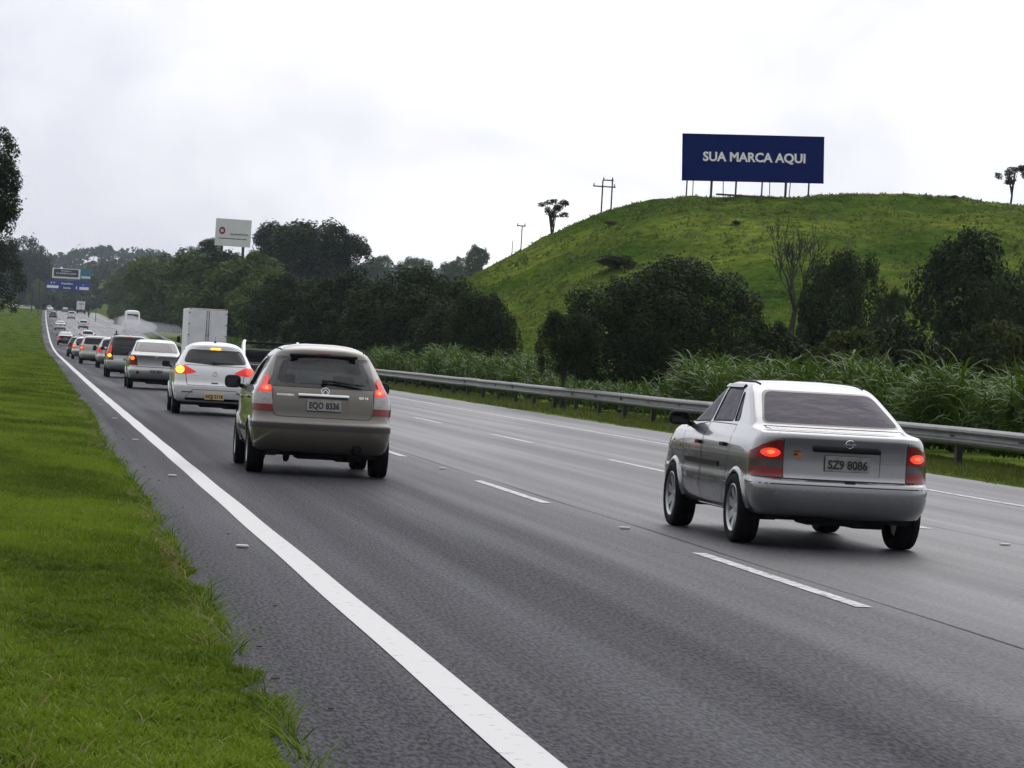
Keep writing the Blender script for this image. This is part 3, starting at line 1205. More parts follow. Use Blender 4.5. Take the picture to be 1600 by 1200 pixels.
        me.polygons.foreach_set('use_smooth', [True] * len(me.polygons))
        me.update()
        me.normals_split_custom_set_from_vertices([tuple(n) for n in N])
        return obj(name, me, m, parent or s.root, label=label)

    def ribbon(s, view, pts, w, m, name='panel_gap', parent=None, side=1, lift=.0015, closed=False, th=0.0):
        """thin strip laid on the surface along a line seen from one side"""
        P = []
        k = len(pts)
        for i in range(k if closed else k - 1):
            a, b = pts[i], pts[(i + 1) % k]
            L = math.hypot(b[0] - a[0], b[1] - a[1])
            q = max(1, int(L / .05))
            P += [(a[0] + (b[0] - a[0]) * t / q, a[1] + (b[1] - a[1]) * t / q) for t in range(q)]
        if not closed:
            P.append(pts[-1])
        H = [s.hit(view, u, z, side) for u, z in P]
        H = [h for h in H if h[0] is not None]
        if len(H) < 2:
            return None
        V, F = [], []
        n = len(H)
        for i in range(n):
            a = H[i - 1 if (i or closed) else 0][0]
            b = H[(i + 1) % n if (i < n - 1 or closed) else n - 1][0]
            t = (b - a).normalized()
            c = t.cross(H[i][1]).normalized() * w / 2
            o = H[i][0] + H[i][1] * (lift + th)
            V += [o - c, o + c]
            if th:
                V += [o - c - H[i][1] * (th + .004), o + c - H[i][1] * (th + .004)]
        st = 4 if th else 2
        for i in range(n if closed else n - 1):
            j = (i + 1) % n
            F.append((i * st, i * st + 1, j * st + 1, j * st))
            if th:
                F.append((i * st + 2, i * st, j * st, j * st + 2))
                F.append((i * st + 1, i * st + 3, j * st + 3, j * st + 1))
        mb = MB().add(V, F)
        return mb.build(name, m, parent or s.root)

    def place(s, mb, name, m, view, u, z, side=1, lift=0.0, parent=None, smooth=True):
        """put a small shape modelled in the XZ plane (facing -Y) on the surface"""
        p, n = s.hit(view, u, z, side)
        if p is None:
            return None
        y = (-n).normalized()
        x = Vector((0, 0, 1)).cross(-y) * -1
        x = y.cross(Vector((0, 0, 1))).normalized()
        zz = x.cross(y)
        M = Matrix((x, y, zz)).transposed().to_4x4()
        M.translation = p + n * lift
        me = mb if isinstance(mb, bpy.types.Mesh) else mb.mesh(name, smooth, 35 if smooth else None)
        me.transform(M)
        return obj(name, me, m, parent or s.root)

    # -- running gear
    def wheels(s, yr, yf, track, rad, wid, spokes=7, rimr=.66, rimm=None):
        s.wh = (yr, yf, rad)
        n = 40 if s.lod else 18
        for y in (yr, yf):
            for sd in (-1, 1):
                w = bpy.data.objects.new('wheel', None)
                link(w, s.root)
                w.location = (sd * (track / 2), y, rad)
                a, rr = wid / 2, rad * rimr
                mb = MB().lathe([(-a * .8, rr * .98), (-a, rr + (rad - rr) * .35), (-a * .95, rad * .94), (-a * .78, rad * .99), (-a * .3, rad), (-a * .28, rad * .985), (-a * .2, rad * .985), (-a * .18, rad),
                                 (a * .18, rad), (a * .2, rad * .985), (a * .28, rad * .985), (a * .3, rad), (a * .78, rad * .99), (a * .95, rad * .94), (a, rr + (rad - rr) * .35), (a * .8, rr * .98)], 'X', n)
                mb.build('tyre', M_tyre, w, smooth=True, angle=50)
                rm = MB()
                rm.lathe([(sd * a * .86, rr * 1.0), (sd * a * .9, rr * .96), (sd * a * .72, rr * .9), (-sd * a * .5, rr * .86), (-sd * a * .5, 0.01)], 'X', n)
                rm.lathe([(sd * a * .3, rr * .24), (sd * a * .55, rr * .2), (sd * a * .6, 0.004)], 'X', 16)
                for k in range(spokes):
                    t = 2 * math.pi * k / spokes + .3
                    c, q = math.cos(t), math.sin(t)
                    u, v_ = Vector((0, c, q)), Vector((0, -q, c))
                    ws, we = rr * .13, rr * .2
                    p0, p1 = u * rr * .12 + Vector((sd * a * .52, 0, 0)), u * rr * .93 + Vector((sd * a * .72, 0, 0))
                    dx = Vector((sd * a * .35, 0, 0))
                    V = [p0 - v_ * ws, p0 + v_ * ws, p1 + v_ * we, p1 - v_ * we]
                    V += [x - dx for x in V]
                    rm.add(V, [(0, 1, 2, 3), (0, 4, 5, 1), (1, 5, 6, 2), (3, 2, 6, 7), (0, 3, 7, 4)])
                rm.build('rim', rimm or M_rim, w, smooth=True, angle=30)

    def arches(s, yr, yf, rad, zc, only=None):
        for sd in (-1, 1):
            for y in (yr, yf):
                P = ellipse(y, zc, rad, rad, 20 if s.lod else 10)
                s.region(('arch', sd, y), 'side', P, sd, nmin=.05)
                pid = s.regs[('arch', sd, y)]
                dead = [f for f in s.bm.faces if f[s.part] == pid]
                bmesh.ops.delete(s.bm, geom=dead, context='FACES')

    def arch_lips(s, yr, yf, rad, zc, out=.014, m=None):
        """rolled wheel-arch edge plus the dark well behind it"""
        for sd in (-1, 1):
            for y in (yr, yf):
                V, F = [], []
                n = 18
                for k in range(n + 1):
                    a = .03 + (math.pi - .06) * k / n
                    r0 = [(rad + .035, 0), (rad + .012, out), (rad - .012, out * .8), (rad - .014, -.03)]
                    for r_, o in r0:
                        yy, z = y + r_ * math.cos(a), zc + r_ * math.sin(a)
                        p, nn = s.hit('side', y + (rad + .02) * math.cos(a), max(zc + (rad + .02) * math.sin(a), .31), sd)
                        xx = (p.x if p else sd * .78) + sd * o
                        V.append((xx, yy, max(z, .2)))
                for k in range(n):
                    for j in range(3):
                        q = (k * 4 + j, k * 4 + j + 1, k * 4 + 5 + j, k * 4 + 4 + j)
                        F.append(q if sd < 0 else q[::-1])
                MB().add(V, F).build('wheel_arch', m or s.paint, s.root, smooth=True, angle=60)
                mb = MB()
                V, F = [], []
                for k in range(15):
                    a = -.25 + (math.pi + .5) * k / 14
                    for x in (.50, .70):
                        V.append((sd * x, y + rad * 1.01 * math.cos(a), zc + rad * 1.01 * math.sin(a)))
                for k in range(14):
                    F.append((k * 2, k * 2 + 1, k * 2 + 3, k * 2 + 2))
                F.append(tuple(range(0, 30, 2)))
                mb.add(V, F)
                mb.build('wheel_well', M_under, s.root)

    def floor(s, y0, y1, hw, z=.2):
        MB().box((0, (y0 + y1) / 2, z + .03), (2 * hw, y1 - y0, .06)).box((0, y0 + .28, z + .02), (hw * .9, .4, .12), .03).box((hw * .55, y0 + .5, z - .01), (.3, .6, .10), .03).tube([(-.6, s.wh[0], s.wh[2]), (.6, s.wh[0], s.wh[2])], .035, 8).build('underbody', M_under, s.root)

    def plate(s, u, z, txt, m=None, w=.40, h=.13, lift=.012):
        pl = s.place(MB().box((0, -.004, 0), (w, .008, h), .003), 'license_plate', m or M_plate, 'rear', u, z, lift=lift, smooth=False)
        if pl and s.lod:
            s.place(text_mesh('lettering', txt, h * .78, w * .88, .0035, .003), 'lettering', M_ink, 'rear', u, z - .008, lift=lift + .010, parent=pl)
            for dx in (-.1, .1):
                s.place(MB().lathe([(-.004, .007), (0, .006), (.001, 0)], 'Y', 8), 'plate_screw', M_amberdot, 'rear', u + dx, z + h * .36, lift=lift + .014, parent=pl)
        return pl

    def mirror(s, y, z, m, size=(.17, .10, .13), out=.12):
        for sd in (-1, 1):
            p, n = s.hit('side', y, z, sd)
            if p is None:
                continue
            h = bpy.data.objects.new('side_mirror', None)
            c = Vector((p.x + sd * out, y - .02, z + .05))
            bm = bmesh.new()
            bmesh.ops.create_uvsphere(bm, u_segments=14, v_segments=10, radius=.5)
            for v in bm.verts:
                t = v.co
                e = .6
                q = Vector([math.copysign(abs(2 * k) ** e, k) / 2 for k in t])
                q.y = max(q.y, -.32)
                v.co = Vector((q.x * size[0], q.y * size[1], q.z * size[2])) + c
            me = bpy.data.meshes.new('side_mirror')
            bm.to_mesh(me)
            bm.free()
            me.polygons.foreach_set('use_smooth', [True] * len(me.polygons))
            ob = obj('side_mirror', me, m, s.root)
            MB().box((c.x, c.y - size[1] * .335, c.z), (size[0] * .78, .004, size[2] * .72), .001).build('mirror_glass', M_tint, ob)
            MB().tube([p - n * .02, c - Vector((sd * .05, 0, .03))], [.03, .022], 8).build('arm', M_black, ob)

    def seat(s, x, y, z=.32, head=True, top=1.0, m=None):
        t = obj('seat', MB().box((x, y + .25, z + .12), (.48, .5, .16), .05).box((x, y + .01, z + .42), (.46, .14, .56), .05, Matrix.Rotation(R(10), 3, 'X')).mesh('seat', True, 40), m or M_cloth, s.root)
        if head:
            MB().box((x, y - .08, top + .08), (.27, .10, .19), .04).tube([(x - .05, y - .07, top - .16), (x - .05, y - .08, top + .03)], .008, 6).tube([(x + .05, y - .07, top - .16), (x + .05, y - .08, top + .03)], .008, 6).build('headrest', m or M_cloth, t, smooth=True, angle=40)

    def done(s):
        s.bm.free()
        s.ref.free()


def bary(p, a, b, c):
    v0, v1, v2 = b - a, c - a, p - a
    d00, d01, d11, d20, d21 = v0.dot(v0), v0.dot(v1), v1.dot(v1), v2.dot(v0), v2.dot(v1)
    den = d00 * d11 - d01 * d01
    if abs(den) < 1e-14:
        return (1, 0, 0)
    v = (d11 * d20 - d01 * d21) / den
    w = (d00 * d21 - d01 * d20) / den
    return (1 - v - w, v, w)


M_amberdot = mat('screw_amber', (0.45, 0.22, 0.05), 0.4)


def side_set(c, doors, wins, gm, sills=None):
    """doors: list of polygons in (y,z); wins: list of (polygon, door index)"""
    for sd in (-1, 1):
        for i, (P, d) in enumerate(wins):
            c.region(('win', sd, i), 'side', rpoly(P, .035), sd)
        for i, P in enumerate(doors):
            c.region(('door', sd, i), 'side', P, sd, nmin=.2)


def side_build(c, doors, wins, gm, handles=(), hm=None, strips=None, seam=True, front_glass=None):
    for sd in (-1, 1):
        dd = []
        for i, P in enumerate(doors):
            o = c.panel(('door', sd, i), 'door', c.paint)
            dd.append(o)
            if seam:
                c.ribbon('side', P, .007, M_seam, 'door_gap', o, sd, closed=True)
        for i, (P, d) in enumerate(wins):
            g = c.panel(('win', sd, i), 'side_window', gm if (i or front_glass is None) else front_glass, push=-.004)
            if g and seam:
                c.ribbon('side', rpoly(P, .035), .016, M_black, 'window_seal', g, sd, closed=True)
        for i, (y, z) in enumerate(handles):
            c.place(MB().box((0, -.012, 0), (.17, .03, .035), .010), 'door_handle', hm or c.paint, 'side', y, z, sd, parent=dd[i] if i < len(dd) else None)
        for (y0, y1, z, h) in strips or ():
            c.ribbon('side', [(y0, z), (y1, z)], h, M_black, 'rub_strip', None, sd, th=.010)


# --------------------------------------------------------------- the grey-brown hatchback
P_grey = paint('paint_bronze_grey', (0.125, 0.114, 0.094), 0.7, 0.34)
HL = [(.26, .17, 3.70, .72), (.285, .075, 3.78, .77), (.35, .035, 3.82, .80), (.46, .005, 3.85, .825), (.535, 0.0, 3.85, .835), (.61, .0, 3.84, .835), (.628, .018, 3.83, .833), (.655, .06, 3.82, .829),
      (.70, .085, 3.80, .828), (.80, .10, 3.72, .828), (.90, .125, 3.5, .82), (.98, .16, 3.15, .803), (1.04, .20, 2.88, .765), (1.15, .275, 2.62, .71), (1.28, .375, 2.34, .645), (1.38, .445, 2.12, .585),
      (1.425, .435, 2.02, .548), (1.46, .45, 1.95, .50), (1.495, .53, 1.84, .435), (1.525, .68, 1.65, .33), (1.54, .9, 1.42, .19)]


def hatch_grey():
    c = Car('hatchback_car', 'grey-brown hatchback in the left lane with its brake lights lit', (3.42, 37.72 - .70, 0), R(-.4), HL, P_grey, rr=(.26, .22), bow=.05)
    yr, yf, rad = .70, 3.16, .302
    doors = [[(2.0, .30), (2.72, .30), (2.82, .62), (2.86, .93), (2.0, 1.0)], [(1.02, .33), (1.97, .30), (1.97, 1.0), (.82, .99), (.83, .72), (1.03, .55)]]
    wins = [([(2.02, 1.0), (2.80, .97), (2.22, 1.38), (2.02, 1.385)], 0), ([(.90, 1.02), (1.96, 1.0), (1.96, 1.385), (1.10, 1.36)], 1)]
    RW = rpoly([(-.655, 1.035), (.655, 1.035), (.60, 1.15), (.54, 1.385), (-.54, 1.385), (-.60, 1.15)], .03)
    RI = rpoly([(-.555, 1.07), (.555, 1.07), (.475, 1.355), (-.475, 1.355)], [.10, .10, .10, .10], 4)
    c.region('frit', 'rear', RW, ymax=.60)
    c.region('rglass', 'rear', RI, inside=['frit'], ymax=.6)
    for sd in (-1, 1):
        T = [(.585, .735), (.90, .735), (.90, .86), (.775, .93), (.72, 1.02), (.675, 1.12), (.65, 1.16), (.63, 1.155), (.60, 1.0)]
        f = (lambda P: P) if sd > 0 else mirror
        c.region(('tl', sd), 'rear', f(rpoly(T, .012, 2)), ymax=.46, nmin=.05)
        c.region(('tlm', sd), 'rear', f([(.4, .815), (1, .815), (1, .955), (.4, .955)]), inside=[('tl', sd)], ymax=.46, nmin=.02)
        c.region(('tlt', sd), 'rear', f([(.4, .955), (1, .955), (1, 1.3), (.4, 1.3)]), inside=[('tl', sd)], ymax=.46, nmin=.02)
        c.region(('tlb', sd), 'rear', f(ellipse(.655, .995, .05, .04)), inside=[('tlt', sd)], ymax=.46, nmin=.02)
        c.region(('tlc', sd), 'rear', f(ellipse(.655, .995, .022, .02, 10)), inside=[('tlb', sd)], ymax=.46, nmin=.02)
    TG = rpoly([(-.56, .685), (.56, .685), (.60, .80), (.585, 1.0), (.66, 1.03), (-.66, 1.03), (-.585, 1.0), (-.60, .80)], [.06, .06, .03, .02, .01, .01, .02, .03])
    c.region('rec', 'rear', rpoly([(-.29, .745), (.29, .745), (.29, .925), (-.29, .925)], .04), ymax=.4)
    c.region('tg', 'rear', TG, ymax=.4)
    c.region('strip', 'rear', [(-.95, .538), (.95, .538), (.95, .605), (-.95, .605)], ymax=.5, nmin=.02)
    c.region('bump', 'rear', [(-.95, .1), (.95, .1), (.95, .66), (-.95, .66)], ymax=.55, nmin=.02)
    c.region('ws', 'front', rpoly([(-.68, 1.0), (.68, 1.0), (.54, 1.41), (-.54, 1.41)], .05))
    side_set(c, doors, wins, M_tint)
    c.arches(yr, yf, .335, .30)
    body = c.panel(None, 'body', c.paint)
    side_build(c, doors, wins, M_tint, [(2.12, .86), (1.02, .88)], None, [(1.05, 2.7, .50, .05)])
    tg = c.panel('tg', 'tailgate', c.paint)
    c.ribbon('rear', TG, .008, M_seam, 'tailgate_gap', tg, closed=True)
    c.panel('rec', 'plate_recess', c.paint, tg, push=-.012, skirt=-.012)
    g = c.panel('rglass', 'rear_window', M_glass)
    c.panel('frit', 'window_border', M_frit, g)
    bp = c.panel('bump', 'rear_bumper', c.paint)
    c.panel('strip', 'bumper_strip', mat('bumper_rubber', (0.038, 0.036, 0.033), 0.6, vary=.2), bp, push=.006, skirt=.01)
    c.panel('ws', 'windshield', M_glass)
    for sd in (-1, 1):
        t = c.panel(('tl', sd), 'tail_light', M_red, push=.012, skirt=.02, label='red tail light, lit orange at the top')
        c.panel(('tlm', sd), 'clear_lens', M_clear, t, push=.012, skirt=.02)
        c.panel(('tlt', sd), 'brake_lens', M_redlit, t, push=.013, skirt=.02)
        c.panel(('tlb', sd), 'bulb', M_bulbdim, t, push=.014)
        c.panel(('tlc', sd), 'bulb_core', M_amber, t, push=.015)
    c.place(MB().box((0, -.015, 0), (.60, .035, .035), .012), 'chrome_trim', M_chrome, 'rear', 0, .935, parent=tg)
    c.plate(.01, .825, 'EQO 8336')
    em = MB().lathe([(-.004, .052), (-.010, .049), (-.010, .043), (-.004, .040)], 'Y', 24)
    em.tube([(-.03, -.008, -.026), (0, -.008, .034), (.03, -.008, -.026)], .006, 6).tube([(-.03, -.008, -.005), (.005, -.008, .012), (.035, -.008, -.012)], .006, 6)
    c.place(em, 'emblem', M_chrome, 'rear', .02, .99, lift=.002, parent=tg)
    c.place(text_mesh('model_lettering', 'EXXONERA', .034, .20, .001, .004), 'model_lettering', M_chrome, 'rear', -.44, .935, lift=.003, parent=tg)
    c.place(text_mesh('trim_lettering', 'GX 16', .040, .11, .0015, .004), 'trim_lettering', M_chrome, 'rear', .47, .935, lift=.003, parent=tg)
    wp = MB().tube([(0, -.03, 0), (.06, -.035, .012), (.44, -.028, -.03)], [.016, .013, .006], 6).box((.24, -.02, .000), (.44, .012, .014), .003, Matrix.Rotation(R(5), 3, 'Y')).lathe([(-.04, .03), (-.045, .02), (-.046, 0)], 'Y', 12)
    c.place(wp, 'wiper', M_black, 'rear', .0, 1.085)
    c.place(MB().box((0, -.01, 0), (.80, .04, .03), .01), 'spoiler_lip', M_black, 'rear', 0, 1.40)
    c.place(MB().box((0, -.012, 0), (.16, .02, .018), .004), 'third_brake_light', M_red, 'rear', 0, 1.42)
    c.place(MB().lathe([(.03, .055), (-.02, .06), (-.022, .048), (.05, .044), (.06, 0)], 'Y', 20), 'exhaust', M_black, 'rear', .41, .335)
    for sd in (-1, 1):
        V = [c.hit('top', sd * .485, y)[0] for y in np.linspace(.62, 2.0, 12)]
        MB().tube([v + Vector((0, 0, .001)) for v in V if v], .008, 6).build('roof_trim', M_black, c.root)
    c.wheels(yr, yf, 1.46, rad, .205, 7, .64)
    c.arch_lips(yr, yf, .335, .30)
    c.floor(.25, 3.5, .62, .23)
    c.mirror(2.62, .98, M_black, (.20, .12, .16), .13)
    MB().box((0, 1.55, .34), (1.4, 2.5, .10)).box((0, 2.9, .75), (1.35, .35, .35), .08).box((0, .55, .62), (1.2, .12, .5), .04).build('interior', M_cloth, c.root)
    c.seat(-.36, 1.75, .34)
    c.seat(.36, 1.75, .34)
    for x in (-.38, .36):
        MB().box((x, .92, 1.0), (.25, .09, .16), .04).box((x, .95, .75), (.55, .14, .4), .05).build('rear_headrest', M_cloth, c.root, smooth=True)
    MB().box((0, 2.28, 1.30), (.24, .03, .07), .015).tube([(0, 2.28, 1.33), (0, 2.30, 1.42)], .008, 6).build('rear_view_mirror', M_black, c.root)
    MB().tube([(-.36 + .18 * math.cos(a), 2.48 + .05 * math.sin(a), .88 + .18 * math.sin(a)) for a in np.linspace(0, 6.28, 20)], .014, 6).build('steering_wheel', M_black, c.root)
    c.done()
    return c


# --------------------------------------------------------------- the silver saloon
P_silver = paint('paint_silver', (0.29, 0.295, 0.305), 0.85, 0.25, .15)
SL = [(.265, .20, 3.98, .69), (.29, .075, 4.08, .755), (.355, .03, 4.13, .785), (.45, .003, 4.17, .805), (.535, 0.0, 4.18, .808), (.575, .012, 4.18, .806), (.59, .05, 4.17, .802), (.62, .082, 4.15, .800),
      (.75, .092, 4.06, .802), (.87, .085, 3.9, .790), (.94, .062, 3.75, .765), (.972, .058, 3.6, .745), (.992, .10, 3.45, .735), (1.004, .22, 3.3, .728), (1.014, .36, 3.2, .722), (1.03, .46, 3.20, .712),
      (1.09, .56, 3.08, .684), (1.21, .80, 2.86, .632), (1.32, 1.03, 2.66, .580), (1.365, 1.14, 2.56, .548), (1.395, 1.25, 2.44, .50), (1.418, 1.40, 2.25, .40), (1.43, 1.6, 2.0, .23)]


def sedan_silver():
    c = Car('saloon_car', 'silver saloon in the middle lane, nearest car on the right', (6.96, 27.33 - .78, 0), R(1.2), SL, P_silver, rr=(.24, .24), bow=.055)
    yr, yf, rad = .78, 3.22, .302
    doors = [[(2.12, .30), (2.74, .30), (2.86, .60), (2.92, .95), (2.12, 1.02)], [(1.22, .45), (1.32, .31), (2.09, .30), (2.09, 1.02), (1.14, 1.02), (1.05, .80)]]
    wins = [([(2.14, 1.03), (3.02, 1.0), (2.62, 1.325), (2.14, 1.345)], 0), ([(1.34, 1.05), (2.08, 1.035), (2.08, 1.35), (1.52, 1.335)], 1), ([(1.14, 1.06), (1.30, 1.05), (1.46, 1.31), (1.40, 1.30)], 1)]
    RW = rpoly([(-.625, 1.052), (.625, 1.052), (.50, 1.345), (-.50, 1.345)], [.05, .05, .06, .06])
    RWI = rpoly([(-.607, 1.066), (.607, 1.066), (.484, 1.332), (-.484, 1.332)], [.05, .05, .06, .06])
    c.region('frit', 'rear', RW, ymax=1.3)
    c.region('rglass', 'rear', RWI, inside=['frit'], ymax=1.3)
    for sd in (-1, 1):
        T = [(.545, .605), (.92, .605), (.92, .70), (.80, .80), (.70, .885), (.60, .925), (.55, .925)]
        f = (lambda P: P) if sd > 0 else mirror
        c.region(('tl', sd), 'rear', f(rpoly(T, .02, 2)), ymax=.42, nmin=.05)
        c.region(('tlm', sd), 'rear', f([(.4, .690), (1, .690), (1, .752), (.4, .752)]), inside=[('tl', sd)], ymax=.42, nmin=.02)
        c.region(('tlt', sd), 'rear', f([(.4, .752), (1, .752), (1, 1.3), (.4, 1.3)]), inside=[('tl', sd)], ymax=.42, nmin=.02)
        c.region(('tlb', sd), 'rear', f(ellipse(.645, .815, .075, .04)), inside=[('tlt', sd)], ymax=.42, nmin=.02)
        c.region(('tlc', sd), 'rear', f(ellipse(.645, .818, .032, .017, 10)), inside=[('tlb', sd)], ymax=.42, nmin=.02)
    TG = rpoly([(-.545, .602), (.545, .602), (.548, .93), (.62, 1.035), (-.62, 1.035), (-.548, .93)], [.015, .015, .01, .01, .01, .01])
    c.region('rec', 'rear', rpoly([(-.31, .625), (.31, .625), (.31, .875), (-.31, .875)], .05), ymax=.3)
    c.region('tg', 'rear', TG, ymax=.62, nmin=.01)
    c.region('bump', 'rear', [(-.95, .1), (.95, .1), (.95, .600), (-.95, .600)], ymax=.55, nmin=.02)
    c.region('ws', 'front', rpoly([(-.66, 1.03), (.66, 1.03), (.53, 1.34), (-.53, 1.34)], .05))
    side_set(c, doors, wins, M_film)
    c.arches(yr, yf, .325, .305)
    c.panel(None, 'body', c.paint)
    side_build(c, doors, wins, M_film, [(2.22, .83), (1.28, .84)], M_black, [(1.42, 2.75, .66, .045)], front_glass=M_film)
    tg = c.panel('tg', 'boot_lid', c.paint)
    c.ribbon('rear', TG[:len(TG)], .008, M_seam, 'boot_gap', tg, closed=True)
    c.panel('rec', 'plate_recess', c.paint, tg, push=-.014, skirt=-.014)
    g = c.panel('rglass', 'rear_window', M_film)
    c.panel('frit', 'window_border', M_frit, g)
    bp = c.panel('bump', 'rear_bumper', c.paint)
    c.ribbon('rear', [(-.74, .552), (.74, .552)], .010, M_seam, 'bumper_groove', bp)
    c.ribbon('rear', [(-.62, .60), (.62, .60)], .012, M_seam, 'bumper_gap', bp)
    c.place(MB().box((0, -.005, 0), (.09, .012, .035), .004), 'boot_lock', M_black, 'rear', .03, .583, parent=bp)
    c.panel('ws', 'windshield', M_tint)
    for sd in (-1, 1):
        t = c.panel(('tl', sd), 'tail_light', M_red, push=.010, skirt=.02, label='red tail light with smoked band, brake lamp lit')
        c.panel(('tlm', sd), 'smoked_lens', M_smoke, t, push=.010, skirt=.02)
        c.panel(('tlt', sd), 'brake_lens', M_red, t, push=.011, skirt=.02)
        c.panel(('tlb', sd), 'bulb', M_bulbdim, t, push=.012)
        c.panel(('tlc', sd), 'bulb_core', M_bulb, t, push=.013)
    c.place(MB().box((0, -.016, 0), (.60, .04, .042), .014), 'boot_handle', M_black, 'rear', 0, .862, parent=tg)
    c.plate(.015, .745, 'SZ9 8086', lift=.004)
    em = MB().lathe([(-.004, .042), (-.009, .039), (-.009, .034), (-.004, .031)], 'Y', 24).box((0, -.007, 0), (.11, .006, .014), .002)
    c.place(em, 'emblem', M_chrome, 'rear', .02, .915, lift=.002, parent=tg)
    st = c.place(MB().box((0, -.001, 0), (.075, .002, .065)), 'sticker', mat('sticker_orange', (.42, .17, .05), .6), 'rear', -.43, .815, lift=.002, parent=tg, smooth=False)
    c.place(MB().box((0, -.001, .022), (.065, .002, .012)).box((-.012, -.001, -.004), (.035, .002, .022)), 'sticker_print', mat('sticker_print', (.05, .03, .03), .6), 'rear', -.43, .815, lift=.0035, parent=tg, smooth=False)
    for sd in (-1, 1):
        c.ribbon('side', [(2.98, 1.07), (2.78, 1.25), (2.60, 1.352), (1.55, 1.358)], .04, M_frit, 'rain_deflector', None, sd, th=.012)
        V = [c.hit('top', sd * .47, y)[0] for y in np.linspace(1.35, 2.42, 10)]
        MB().tube([v + Vector((0, 0, .003)) for v in V if v], .009, 6).build('roof_trim', M_black, c.root)
        c.ribbon('side', [(.25, .55), (.45, .555)], .008, M_seam, 'bumper_gap', None, sd)
    c.place(MB().box((0, -.006, 0), (.05, .012, .022), .004), 'side_marker', M_amberdot, 'side', 3.05, .78, -1)
    c.place(MB().tube([(0, 0, 0), (-.05, -.03, -.02)], .025, 8), 'exhaust', M_black, 'rear', -.30, .27)
    c.wheels(yr, yf, 1.44, rad, .205, 8, .70)
    c.arch_lips(yr, yf, .325, .305, .02)
    c.floor(.25, 3.8, .60, .24)
    c.mirror(2.80, .98, M_black, (.20, .11, .13), .13)
    MB().box((0, 1.9, .36), (1.35, 2.4, .10)).box((0, 3.05, .78), (1.3, .35, .35), .08).box((0, .85, .92), (1.15, .55, .03), .01).build('interior', M_cloth, c.root)
    c.seat(-.36, 1.95, .34, top=.98)
    c.seat(.36, 1.95, .34, top=.98)
    MB().box((0, 1.15, .75), (1.2, .16, .5), .06).build('rear_seat', M_cloth, c.root)
    c.done()
    return c


hatch_grey()
sedan_silver()
# ------------------------------------------------------------------ the rest of the traffic
def scaled(base, L, HW, H, H0, L0, W0):
    return [(z * H / H0, yr * min(1, L / L0 + .02), yf * L / L0, hw * HW / W0) for z, yr, yf, hw in base]


WL = [(.27, .17, 3.9, .71), (.30, .07, 4.0, .77), (.37, .02, 4.1, .80), (.48, 0.0, 4.15, .82), (.60, .005, 4.15, .825), (.64, .05, 4.12, .825), (.80, .09, 4.0, .825), (.92, .11, 3.7, .82), (1.0, .14, 3.3, .80),
      (1.10, .19, 3.02, .77), (1.25, .27, 2.7, .72), (1.38, .34, 2.42, .67), (1.46, .36, 2.25, .625), (1.49, .40, 2.15, .58), (1.515, .55, 2.0, .47), (1.525, .8, 1.8, .28)]
P_white = paint('paint_white', (0.76, 0.77, 0.78), 0.0, 0.30, .25)
P_lsilver = paint('paint_light_silver', (0.46, 0.47, 0.48), 0.75, 0.28, .3)
P_beige = paint('paint_champagne', (0.42, 0.41, 0.38), 0.65, 0.3, .3)
P_dark = paint('paint_black', (0.012, 0.013, 0.016), 0.2, 0.25, .3)
P_blue = paint('paint_grey_blue', (0.12, 0.15, 0.21), 0.5, 0.3, .3)


